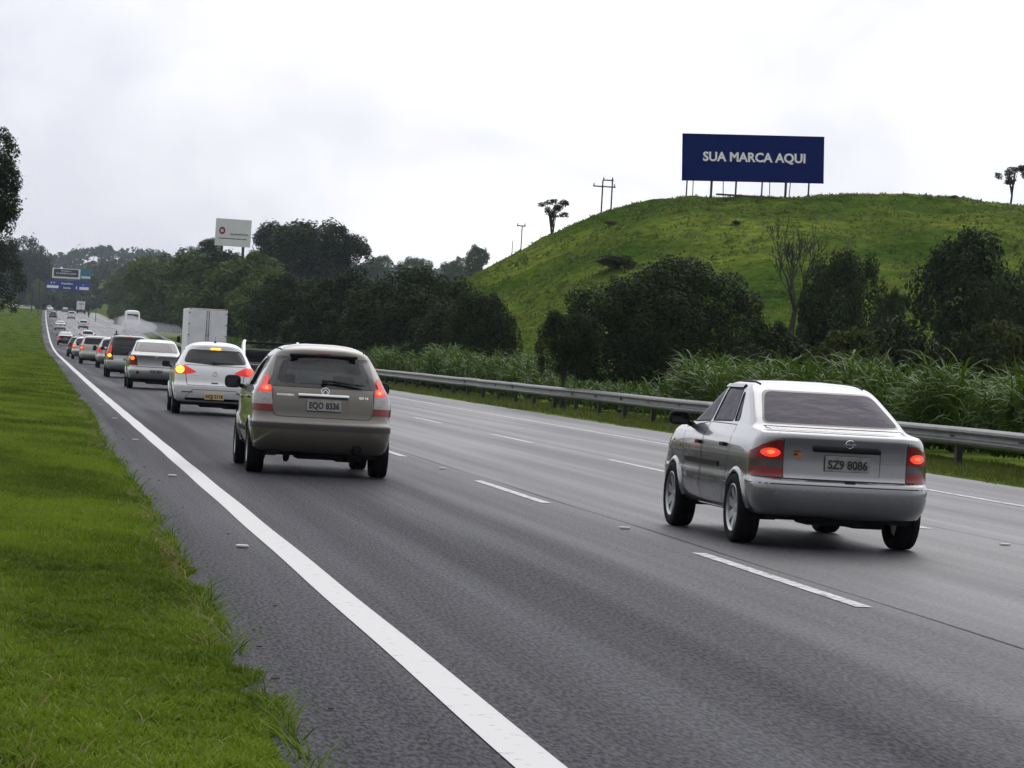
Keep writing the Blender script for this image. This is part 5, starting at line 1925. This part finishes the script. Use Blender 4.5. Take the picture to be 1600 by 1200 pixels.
def tree(label, px_, ytop, wpx, Y, m=M_leaf_dark, kind='near', name='tree', ybot=None, group=None, cat='tree', zbase=None, lean=0.0):
    """crown spans the photographed width at distance Y; the foot stands on the ground there"""
    cnt[0] += 1
    r = random.Random(cnt[0] * 7 + 1)
    e = at(px_, ytop, Y)
    X = e.x
    zb = ground_z(X, Y) if zbase is None else zbase
    h = e.z - zb
    wid = wpx / FPX * Y
    lib = {'near': NEAR, 'far': FAR, 'bush': BUSH, 'open': [OPEN]}[kind]
    me, C, rad = lib[cnt[0] % len(lib)]
    if ybot is None:
        zb2 = zb - .02 * h
    else:
        zb2 = at(px_, ybot, Y).z
    half = (e.z - zb2) / 2
    zc = (e.z + zb2) / 2 - zb
    root = empty(name, (X, Y, zb), 0, label, cat, group)
    t = obj('trunk', trunk_mesh(C, h, max(.05, .028 * h), cnt[0], wid / 2, half, zc), M_bark, root)
    c = bpy.data.objects.new('crown', me)
    link(c, root)
    c.location = (0, 0, zc)
    c.scale = (wid / 2 * 1.06, wid / 2 * 1.06, half * 1.06)
    c.rotation_euler = (0, 0, r.uniform(0, 6.28))
    if not me.materials:
        me.materials.append(m)
    c.material_slots[0].link = 'OBJECT'
    c.material_slots[0].material = m
    return root


G1 = 'roadside wood right of the lorry'
front = [(478, 434, 170, 236), (556, 430, 180, 200), (632, 420, 190, 174), (708, 440, 170, 156), (762, 462, 130, 143), (600, 470, 150, 180), (520, 470, 150, 214)]
names = ['dark bushy tree just right of the lorry', 'dark tree above the grey-brown hatchback roof', 'tallest dark tree of the front row left of the hill', 'dark tree where the pasture slope begins',
         'dark rounded tree at the foot of the hill slope', 'low dark tree in front of the tallest front-row tree', 'low dark tree behind the grey-brown hatchback']
for (x, y, w, Y), lb in zip(front, names):
    tree(lb, x, y, w, Y, M_leaf_dark, 'near', 'leafy_tree', group=G1)
mid = [(208, 432, 70, 800, 'leftmost tree of the wood, by the far guardrail'), (238, 408, 90, 700, 'second tree from the left end of the wood'), (285, 390, 110, 560, 'rounded green tree left of the lorry'), (262, 440, 80, 600, 'low green tree left of the lorry'),
       (338, 398, 120, 450, 'green tree rising behind the lorry roof'), (398, 402, 120, 375, 'green tree below the white billboard'), (325, 432, 90, 480, 'green tree just above the lorry roof'), (372, 440, 90, 372, 'low green tree right of the lorry roof'),
       (435, 428, 110, 320, 'green tree between the lorry and the dark front row'), (225, 462, 60, 650, 'low green tree at the left end of the wood'), (415, 470, 90, 292, 'low green tree above the dark pickup')]
for x, y, w, Y, lb in mid:
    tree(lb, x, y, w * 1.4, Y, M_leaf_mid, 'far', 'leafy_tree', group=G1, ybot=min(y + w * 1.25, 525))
for x, y, w, Y, lb in ((432, 352, 80, 440, 'dark tall tree right behind the white billboard'), (488, 338, 120, 420, 'tallest dark tree on the skyline beside the white billboard'), (540, 356, 70, 410, 'dark skyline tree at the right end of the tall group'),
                       (326, 374, 46, 520, 'dark tree top left of the white billboard'), (365, 394, 80, 385, 'dark tree under the white billboard')):
    tree(lb, x, y, w * 1.25, Y, M_leaf_dark, 'far', 'tall_tree', group='dark tall trees on the skyline', ybot=y + w * .95)
# left of the road
tree('tall tree reaching into the picture at the left edge', -36, 208, 150, 150, M_leaf_dark, 'near', 'overhanging_tree', ybot=372, group='trees on the left verge')
tree('dark dense tree low at the left edge behind the lawn', -22, 372, 125, 300, M_leaf_dark, 'near', 'dense_tree', ybot=492, group='trees on the left verge')
tree('big hazy blue-green tree beyond the lamp post', 56, 376, 84, 1160, M_leaf_dark, 'far', 'hazy_tree', group='trees beyond the crest')
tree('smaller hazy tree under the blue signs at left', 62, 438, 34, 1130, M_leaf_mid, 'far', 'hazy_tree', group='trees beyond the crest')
# right, before the hill
G2 = 'dark trees in front of the hill'
tree('big broad dark tree in front of the hill centre', 1095, 406, 225, 114, M_leaf_dark, 'near', 'broad_tree', ybot=612, group=G2)
tree('dark rounded tree joined to the left of the big broad one', 985, 412, 225, 112, M_leaf_dark, 'near', 'broad_tree', ybot=612, group=G2)
tree('small dark tree with a bare forked trunk by the guardrail', 888, 490, 105, 97, M_leaf_dark, 'near', 'small_tree', ybot=588, group=G2)
tree('dark dense tree behind the bare tree', 1322, 400, 150, 136, M_leaf_dark, 'near', 'dense_tree', group=G2)
tree('low dark bush right of the dense tree on the slope', 1392, 462, 70, 142, M_leaf_dark, 'near', 'bush', group=G2)
tree('tall dark tree at the right edge in front of the hill', 1520, 362, 215, 122, M_leaf_dark, 'near', 'tall_tree', group=G2)
tree('dark tree cut by the right edge of the picture', 1608, 410, 170, 118, M_leaf_dark, 'near', 'tall_tree', group=G2)
G3 = 'bushes between the tall grass and the hill'
for x, y, w, Y, lb in ((1225, 508, 110, 98, 'olive bush below the bare tree'), (1330, 520, 120, 96, 'olive bush behind the silver saloon roof'), (1425, 505, 110, 99, 'olive bush below the gap in the dark trees'), (1500, 520, 120, 95, 'dark bush under the tall dark tree'),
                       (1580, 512, 110, 96, 'olive bush at the right edge above the tall grass'), (1170, 545, 90, 95, 'low dark bush at the foot of the big broad tree'), (1285, 468, 80, 118, 'dark bush at the foot of the dense tree')):
    tree(lb, x, y, w * 1.25, Y, M_leaf_dark if 'dark' in lb or 'low' in lb or 'under' in lb else M_leaf_olive, 'bush', 'bush', group=G3)
G4 = 'scrub on the hillside'
for x, y, w, Y, lb in ((962, 398, 62, 176, 'patch of dark scrub high above the joined dark trees'), (955, 345, 22, 196, 'tiny bush near the left shoulder of the hill'), (1150, 345, 16, 192, 'tiny bush below the blue billboard'),
                       (1400, 460, 60, 150, 'scrub on the slope between the dark trees'), (1490, 305, 14, 206, 'tiny bush on the crest right of the billboard')):
    for Yq in np.arange(118, 225, .5):
        w3 = at(x, y + w * .40, Yq)
        if ground_z(w3.x, Yq) >= w3.z:
            break
    tree(lb, x, y, w, float(Yq), M_leaf_olive, 'bush', 'scrub', group=G4)
# lone trees on the ridge and beyond
tree('small wind-bent tree on the left shoulder of the hill', 866, 312, 54, 232, M_leaf_dark, 'open', 'lone_tree', ybot=341, zbase=float(hill_z(36.5, 232)) - .1)
tree('small flat-topped tree on the hill crest at the right edge', 1582, 257, 52, 218, M_leaf_dark, 'open', 'lone_tree', ybot=290, zbase=float(hill_z(67, 218)) - .1)
G5 = 'trees behind the hill'
for x, y, w, Y, lb in ((745, 386, 44, 700, 'hazy tree standing clear left of the hill'), (652, 400, 50, 760, 'hazy rounded tree above the tallest front-row tree'), (710, 402, 46, 800, 'hazy tree between two others on the far ridge'), (590, 400, 50, 900, 'pale hazy tree right of the tall dark group')):
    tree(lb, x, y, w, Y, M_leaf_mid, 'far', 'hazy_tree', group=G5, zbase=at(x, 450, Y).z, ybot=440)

# bare tree on the slope
M_twig = mat('bare_wood', (0.03, 0.024, 0.02), 0.95, vary=0.3)


def bare_tree(label, px_, ybase, Y, h):
    e = at(px_, ybase, Y)
    root = empty('bare_tree', (e.x, Y, ground_z(e.x, Y)), 0, label, 'tree')
    g = random.Random(8)
    tr, br = MB(), MB()

    def grow(p, d, L, r, depth):
        pts, rads = [p], [r]
        for i in range(4):
            d = (d + Vector((g.uniform(-.14, .14), g.uniform(-.14, .14), g.uniform(-.02, .14)))).normalized()
            p = p + d * L / 4
            pts.append(p)
            rads.append(r * (1 - .12 * (i + 1)))
        (tr if depth == 0 else br).tube(pts, rads, 7 if depth < 2 else 4)
        if depth < 5:
            k = g.choice((2, 3)) if depth else 4
            for i in range(k):
                a = 2 * math.pi * (i + g.uniform(-.25, .25)) / k + depth
                tilt = g.uniform(.28, .62) if depth else g.uniform(.35, .6)
                u = d.cross(Vector((0, 0, 1)))
                if u.length < .05:
                    u = Vector((1, 0, 0))
                u.normalize()
                w = d.cross(u)
                nd = (d * math.cos(tilt) + (u * math.cos(a) + w * math.sin(a)) * math.sin(tilt) + Vector((0, 0, .18))).normalized()
                q = pts[g.choice((2, 3, 4))] if depth else pts[4]
                grow(q, nd, L * g.uniform(.62, .86), max(rads[-1] * .76, .022), depth + 1)
    grow(Vector((0, 0, -.1)), Vector((.03, 0, 1)), h * .30, h * .034, 0)
    tr.build('trunk', M_twig, root, smooth=True)
    br.build('branches', M_twig, root, smooth=True)


bare_tree('leafless grey tree with fanned branches on the hillside', 1236, 528, 150, 6.4)

# far woods on the rising land beyond the crest
g = np.random.default_rng(77)
Ts = []
n = 4300
Yf, Xf = 1180 + 1250 * g.uniform(0, 1, n) ** 1.2, g.uniform(-60, 420, n)
Xf = Xf * (Yf / 2000) + 6
k = ~((Yf < 1480) & (Yf > 1215) & (Xf > 22) & (Xf < 62)) & ~((Yf < 1300) & (Xf < 4) & (Xf > -40) & (Yf > 1100)) & (vnoise(Xf * .02, Yf * .012, 61) > .22)
Xf, Yf = Xf[k], Yf[k]
hh = g.uniform(5, 11, len(Xf))
row = g.uniform(3, 52, 90)
Xf, Yf, hh = np.concatenate([Xf, row]), np.concatenate([Yf, g.uniform(1120, 1160, 90)]), np.concatenate([hh, g.uniform(4, 8, 90)])
Zf = np.array([float(land_z(a, b)) for a, b in zip(Xf, Yf)])
m = 20
c = np.repeat(np.stack([Xf, Yf, Zf + hh * .55], 1), m, 0)
u = g.normal(size=(len(c), 3))
u /= np.linalg.norm(u, axis=1)[:, None]
H_ = np.repeat(hh, m)
P = c + u * np.stack([H_ * .48, H_ * .48, H_ * .46], 1) * g.uniform(.6, 1, len(c))[:, None]
no = u + g.normal(0, .5, u.shape)
no /= np.linalg.norm(no, axis=1)[:, None]
a = np.cross(no, g.normal(size=no.shape))
a /= np.linalg.norm(a, axis=1)[:, None]
b = np.cross(no, a)
s = (H_ * .19 * g.uniform(.6, 1.3, len(c)))[:, None]
V = np.stack([P - a * s, P - b * s * .7, P + a * s, P + b * s * .7], 1).reshape(-1, 3)
obj('far_woods', mesh_np('far_woods', V, np.arange(len(c))[:, None] * 4 + np.arange(4)[None], False, np.repeat(np.repeat(g.uniform(0, 1, len(Xf)), m), 4)), M_leaf_dark, kind='stuff', label='hazy woods on the far rising land', cat='woods')

# ------------------------------------------------------------------ billboards and signs
M_navy = mat('billboard_navy', (0.0004, 0.011, 0.125), 0.7, vary=0.04, scale=.6, spec=.0)
M_white = mat('sign_white', (0.95, 0.95, 0.95), 0.5, vary=0.03)
M_steel = mat('sign_steel', (0.035, 0.035, 0.038), 0.6, .4, vary=0.3)
M_panelw = mat('billboard_white', (0.72, 0.73, 0.76), 0.55, vary=0.05, scale=.8)
M_maroon = mat('mark_red', (0.22, 0.012, 0.03), 0.5)
M_grey = mat('print_grey', (0.10, 0.10, 0.12), 0.5)
tl, tr_, bl = at(1068, 209, 205), at(1289, 214.5, 205), at(1067.5, 281.5, 205)
W, Hh = (tr_ - tl).length, (tl - bl).length
cx = (tl + tr_) / 2
zb = float(hill_z(cx.x, 205))
bb = empty('billboard', (cx.x, 205, zb), 0, 'navy blue billboard with white lettering standing on the hill', 'billboard')
face = bpy.data.objects.new('panel', None)
tilt = math.atan2(tr_.z - tl.z, tr_.x - tl.x)
zmid = (tl.z + bl.z) / 2 + (tr_.z - tl.z) / 2
pn = MB().box((0, 0, 0), (W, .12, Hh), .01).build('panel', M_navy, bb)
pn.location = (0, 0, zmid - zb)
pn.rotation_euler = (0, -tilt, 0)
tx = obj('lettering', text_mesh('lettering', 'SUA MARCA AQUI', 1.0, 160 / 221 * W, .030, .03), M_white, pn)
tx.location = (.06, -.075, .02)
tx.scale = (1, 1, .74 / max(v.co.z for v in tx.data.vertices) / 2)
for fx in np.linspace(-W / 2 + .03, W / 2 - .03, 2):
    MB().box((fx, -.01, 0), (.06, .15, Hh + .03)).build('frame', M_navy, pn)
MB().box((0, -.01, Hh / 2), (W + .03, .15, .05)).box((0, -.01, -Hh / 2), (W + .03, .15, .05)).build('frame', M_navy, pn)
zbot = zmid - Hh / 2
for fx, rad_ in ((-.453, .05), (-.28, .085), (-.107, .065), (.077, .055), (.245, .085), (.408, .06)):
    x = cx.x + fx * W
    g0 = float(hill_z(x, 205.15)) - .25
    MB().tube([(x - cx.x, .15, g0 - zb), (x - cx.x, .15, zbot + Hh * .8 - zb)], rad_, 8).build('post', M_steel, bb)
for fx, d_ in ((-.41, .10), (.13, .12), (.28, .08), (-.2, .12)):
    x = fx * W
    g0 = float(hill_z(cx.x + x, 206.6)) - .2
    MB().tube([(x, .2, zbot + .6 - zb), (x + d_ * 3, 1.5, g0 - zb)], .03, 6).build('brace', M_steel, bb)
for i, z in enumerate((-1.0, 0, 1.0)):
    MB().box((0, .14, zmid - zb + z), (W * .96, .08, .1)).build('cross_beam', M_steel, bb)
MB().box((.4, -.2, -.02 + float(hill_z(cx.x + .4, 204.8)) - zb), (5.5, .5, .10)).build('footing', mat('footing_earth', (.09, .07, .045), .95, vary=.4), bb)

# white billboard behind the wood
Yw = 405
a0, a1, a2 = at(338, 340.5, Yw), at(393, 344.5, Yw), at(336.5, 383, Yw)
W2, H2 = 55.5 / FPX * Yw, 42.5 / FPX * Yw
c0 = (a0 + a1) / 2
zg = ground_z(c0.x, Yw)
wb = empty('billboard', (c0.x, Yw, zg), R(-4), 'white billboard with red ring emblem above the roadside wood', 'billboard')
p2 = MB().box((0, 0, 0), (W2, .2, H2), .01).build('panel', M_panelw, wb)
p2.location = (0, 0, c0.z - H2 / 2 - zg)
p2.rotation_euler = (0, R(.6), 0)
o = MB().lathe([(-.01, .40), (-.03, .38), (-.03, .20), (-.01, .19)], 'Y', 28).build('emblem', M_maroon, p2, smooth=True)
o.location = (-W2 * .31, -.10, H2 * .06)
o.scale = (W2 * .22, 1, W2 * .26)
o = MB().box((0, -.012, 0), (.05, .02, .30)).build('emblem_core', M_grey, p2)
o.location = (-W2 * .31, -.10, H2 * .06)
for tx_, z, w_, h_, x_ in (('QUANTICA', -.06, .52, .30, .17), ('ALIMENTOS PARA BEM VIVER', -.22, .80, .14, 0)):
    o = obj('lettering', text_mesh('lettering', tx_, h_, w_ * W2, .012, .02), M_grey, p2)
    o.location = (x_ * W2, -.115, z * H2)
MB().box((.1, .5, -.1), (W2 * .9, .5, H2 * .8)).build('back_frame', M_steel, p2)
for fx in (-.3, .3):
    MB().tube([(fx * W2, .3, 0), (fx * W2, .3, c0.z - H2 / 2 - zg)], .18, 8).build('post', M_steel, wb)

# sign gantry and advertising board beyond it
M_sblue = mat('sign_blue', (0.010, 0.055, 0.33), 0.45, vary=0.06)
M_sblue2 = mat('sign_blue_dark', (0.008, 0.035, 0.24), 0.45, vary=0.06)
M_teal = mat('sign_teal', (0.015, 0.16, 0.25), 0.5, vary=0.06)
M_nvy = mat('sign_navy', (0.012, 0.018, 0.06), 0.5, vary=0.06)
Yg = 700


def board(parent, x0, y0, x1, y1, Y, m, name, base, dy=0.0, th=.12):
    """panel whose front is seen between two picture corners when it hangs at distance Y"""
    A, B = at(x0, y0, Y), at(x1, y1, Y)
    c_ = (A + B) / 2
    o = MB().box((0, 0, 0), (abs(B.x - A.x), th, abs(A.z - B.z)), .01).build(name, m, parent)
    o.location = (c_.x - base.x, dy, c_.z - base.z)
    return o, abs(B.x - A.x), abs(A.z - B.z)


def write(parent, t_, w_, h_, x_, z_, m, name='lettering'):
    o = obj(name, text_mesh(name, t_, h_ * 1.35, w_, .01, .02), m, parent)
    o.location = (x_, -.08, z_)
    return o


bx = at(60, 487, Yg).x
base = Vector((bx, Yg, ground_z(bx, Yg)))
ga = empty('sign_gantry', base, 0, 'gantry with blue motorway direction signs over the far carriageway', 'sign')
pl, w_, h_ = board(ga, 72.5, 437.5, 92.5, 452.5, Yg, M_sblue, 'sign_panel', base)
write(pl, 'S P', w_ * .35, h_ * .16, 0, h_ * .25, M_white)
q = MB().box((0, -.07, -h_ * .2), (w_ * .88, .02, h_ * .3)).build('white_field', M_white, pl)
pl, w_, h_ = board(ga, 92.8, 437.8, 117, 454.5, Yg, M_sblue2, 'sign_panel', base, -.05)
write(pl, 'Itatiba', w_ * .72, h_ * .2, 0, h_ * .2, M_white)
write(pl, 'Saída', w_ * .48, h_ * .17, 0, -h_ * .24, M_white)
pl, w_, h_ = board(ga, 117.2, 438.5, 140, 455.5, Yg, M_sblue, 'sign_panel', base, .03)
write(pl, 'A', w_ * .08, h_ * .14, w_ * .05, h_ * .12, M_white)
MB().box((w_ * .12, -.07, -h_ * .24), (w_ * .62, .02, h_ * .28)).build('white_field', M_white, pl)
MB().box((-w_ * .38, -.07, -h_ * .2), (w_ * .07, .02, h_ * .3)).build('white_field', M_white, pl)
L_, R_ = bx - base.x, at(150, 487, Yg).x - base.x
zt = at(100, 444, Yg).z - base.z
for z in (zt - .7, zt + .7):
    MB().tube([(L_, .35, z), (R_, .35, z)], .06, 6).build('beam', M_steel, ga)
for i in range(10):
    x0_, x1_ = L_ + (R_ - L_) * i / 10, L_ + (R_ - L_) * (i + 1) / 10
    MB().tube([(x0_, .35, zt - .7), (x1_, .35, zt + .7)], .03, 5).build('brace', M_steel, ga)
for x in (L_, R_):
    MB().tube([(x, .35, -.6), (x, .35, zt + .8)], .075, 8).build('leg', M_steel, ga)

Ya = 900
bx = at(104, 470, Ya).x
base = Vector((bx, Ya, ground_z(bx, Ya)))
ad = empty('advertising_board', base, 0, 'navy advertising board with teal side panel above the blue signs', 'billboard')
pl, w_, h_ = board(ad, 82, 418.5, 125.5, 436.5, Ya, M_white, 'frame_panel', base, .1, .2)
pl, w_, h_ = board(ad, 84.5, 419.5, 122.2, 433.5, Ya, M_nvy, 'panel', base, -.1)
write(pl, 'PROXIMA A', w_ * .42, h_ * .14, 0, h_ * .24, M_panelw)
write(pl, 'CAMPINAS', w_ * .82, h_ * .2, 0, -h_ * .08, M_panelw)
pl, w_, h_ = board(ad, 126, 419.5, 142.5, 437, Ya, M_teal, 'panel', base, -.05)
MB().box((0, -.07, -h_ * .32), (w_ * .8, .02, h_ * .2)).build('white_field', M_panelw, pl)
for x in (at(90, 450, Ya).x - base.x, at(135, 450, Ya).x - base.x):
    MB().tube([(x, .3, -8), (x, .3, at(100, 425, Ya).z - base.z)], .12, 8).build('post', M_steel, ad)

# lamp post, power poles
def pole(label, px_, ytop, ybase, Y, r_, arms=(), name='utility_pole', cat='pole', two=0.0, zbase=None):
    e, b_ = at(px_, ytop, Y), at(px_, ybase, Y)
    gz_ = ground_z(b_.x, Y) if zbase is None else zbase
    t_ = empty(name, (b_.x, Y, gz_), 0, label, cat)
    h_ = e.z - gz_
    MB().tube([(0, 0, -.3), (0, 0, h_)], [r_, r_ * .75], 8).build('shaft', M_steel, t_)
    if two:
        MB().tube([(two, 0, -.6), (two, 0, h_ * 1.05)], [r_, r_ * .75], 8).build('shaft', M_steel, t_)
    for (z, x0_, x1_) in arms:
        MB().box(((x0_ + x1_) / 2, 0, h_ + z), (x1_ - x0_, .10, .09)).build('crossarm', M_steel, t_)
        for x in (x0_ + .08, x1_ - .08):
            MB().lathe([(0, .04), (.05, .06), (.09, .03), (.16, .045), (.2, .01)], 'Z', 8, (x, 0, h_ + z + .05)).build('insulator', M_grey, t_)
    return t_


pole('twin-post power pole with crossarms on the ridge left of the billboard', 939, 282, 338, 240, .075, ((-.45, -.75, 1.0), (.05, -.02, .82)), two=.74, zbase=float(hill_z(41.8, 240)) - .2)
pole('thin power pole with a short crossarm on the left shoulder of the hill', 814, 352, 388, 260, .06, ((-.05, -.45, .3),), zbase=float(hill_z(39, 260)) - .2)
pole('small thin pole just left of the shoulder pole', 800, 376, 394, 280, .04, (), zbase=at(800, 396, 280).z)
t_ = pole('dark lamp post standing at the end of the left lawn', 49, 449, 489, 900, .22, (), 'lamp_post', 'lamp')
MB().tube([(0, 0, at(49, 449, 900).z - t_.location.z), (.5, -.3, at(49, 447, 900).z - t_.location.z), (1.1, -.5, at(49, 447, 900).z - t_.location.z)], .08, 6).box((1.3, -.5, at(49, 447, 900).z - t_.location.z), (.7, .3, .16), .04).build('lamp_head', M_galv, t_)
pole('small dark roadside post on the grassy bank beyond the guardrail', 170, 466, 483, 850, .16, ((0, -.6, .6),), 'marker_post', 'post')

# ------------------------------------------------------------------ air
def volume(name, dens, col, label, me):
    m_ = bpy.data.materials.new(name)
    m_.use_nodes = True
    nt = m_.node_tree
    nt.nodes.clear()
    o_ = nt.nodes.new('ShaderNodeOutputMaterial')
    v_ = nt.nodes.new('ShaderNodeVolumePrincipled')
    v_.inputs['Density'].default_value = dens
    v_.inputs['Color'].default_value = (*col, 1)
    v_.inputs['Anisotropy'].default_value = 0.2
    nt.links.new(v_.outputs['Volume'], o_.inputs['Volume'])
    return obj(name, me, m_, kind='stuff', label=label)


volume('haze', 0.0001, (0.76, 0.87, 1.0), 'thin bluish haze over the whole valley', MB().box((100, 2300, 44), (6200, 4760, 94)).mesh('haze'))
for i, (px_, py_, Y, rx, ry, rz_, d_) in enumerate(((212, 512, 500, 3.2, 8, 1.6, .09), (250, 516, 470, 5.0, 12, 1.3, .02), (196, 505, 515, 2.2, 5, 1.4, .03))):
    bm = bmesh.new()
    bmesh.ops.create_icosphere(bm, subdivisions=3, radius=1)
    r = random.Random(i)
    for v in bm.verts:
        k_ = 1 + .25 * math.sin(v.co.x * 3 + i) * math.cos(v.co.z * 4)
        v.co = Vector((v.co.x * rx * k_, v.co.y * ry, v.co.z * rz_ * k_))
    me = bpy.data.meshes.new('road_spray')
    bm.to_mesh(me)
    bm.free()
    o = volume('road_spray', d_, (.95, .96, 1), 'pale spray thrown up behind the white coach', me)
    o['group'] = 'road spray'
    p_ = at(px_, py_, Y)
    o.location = (p_.x, Y, max(p_.z, float(zr(Y)) + rz_ * .8))
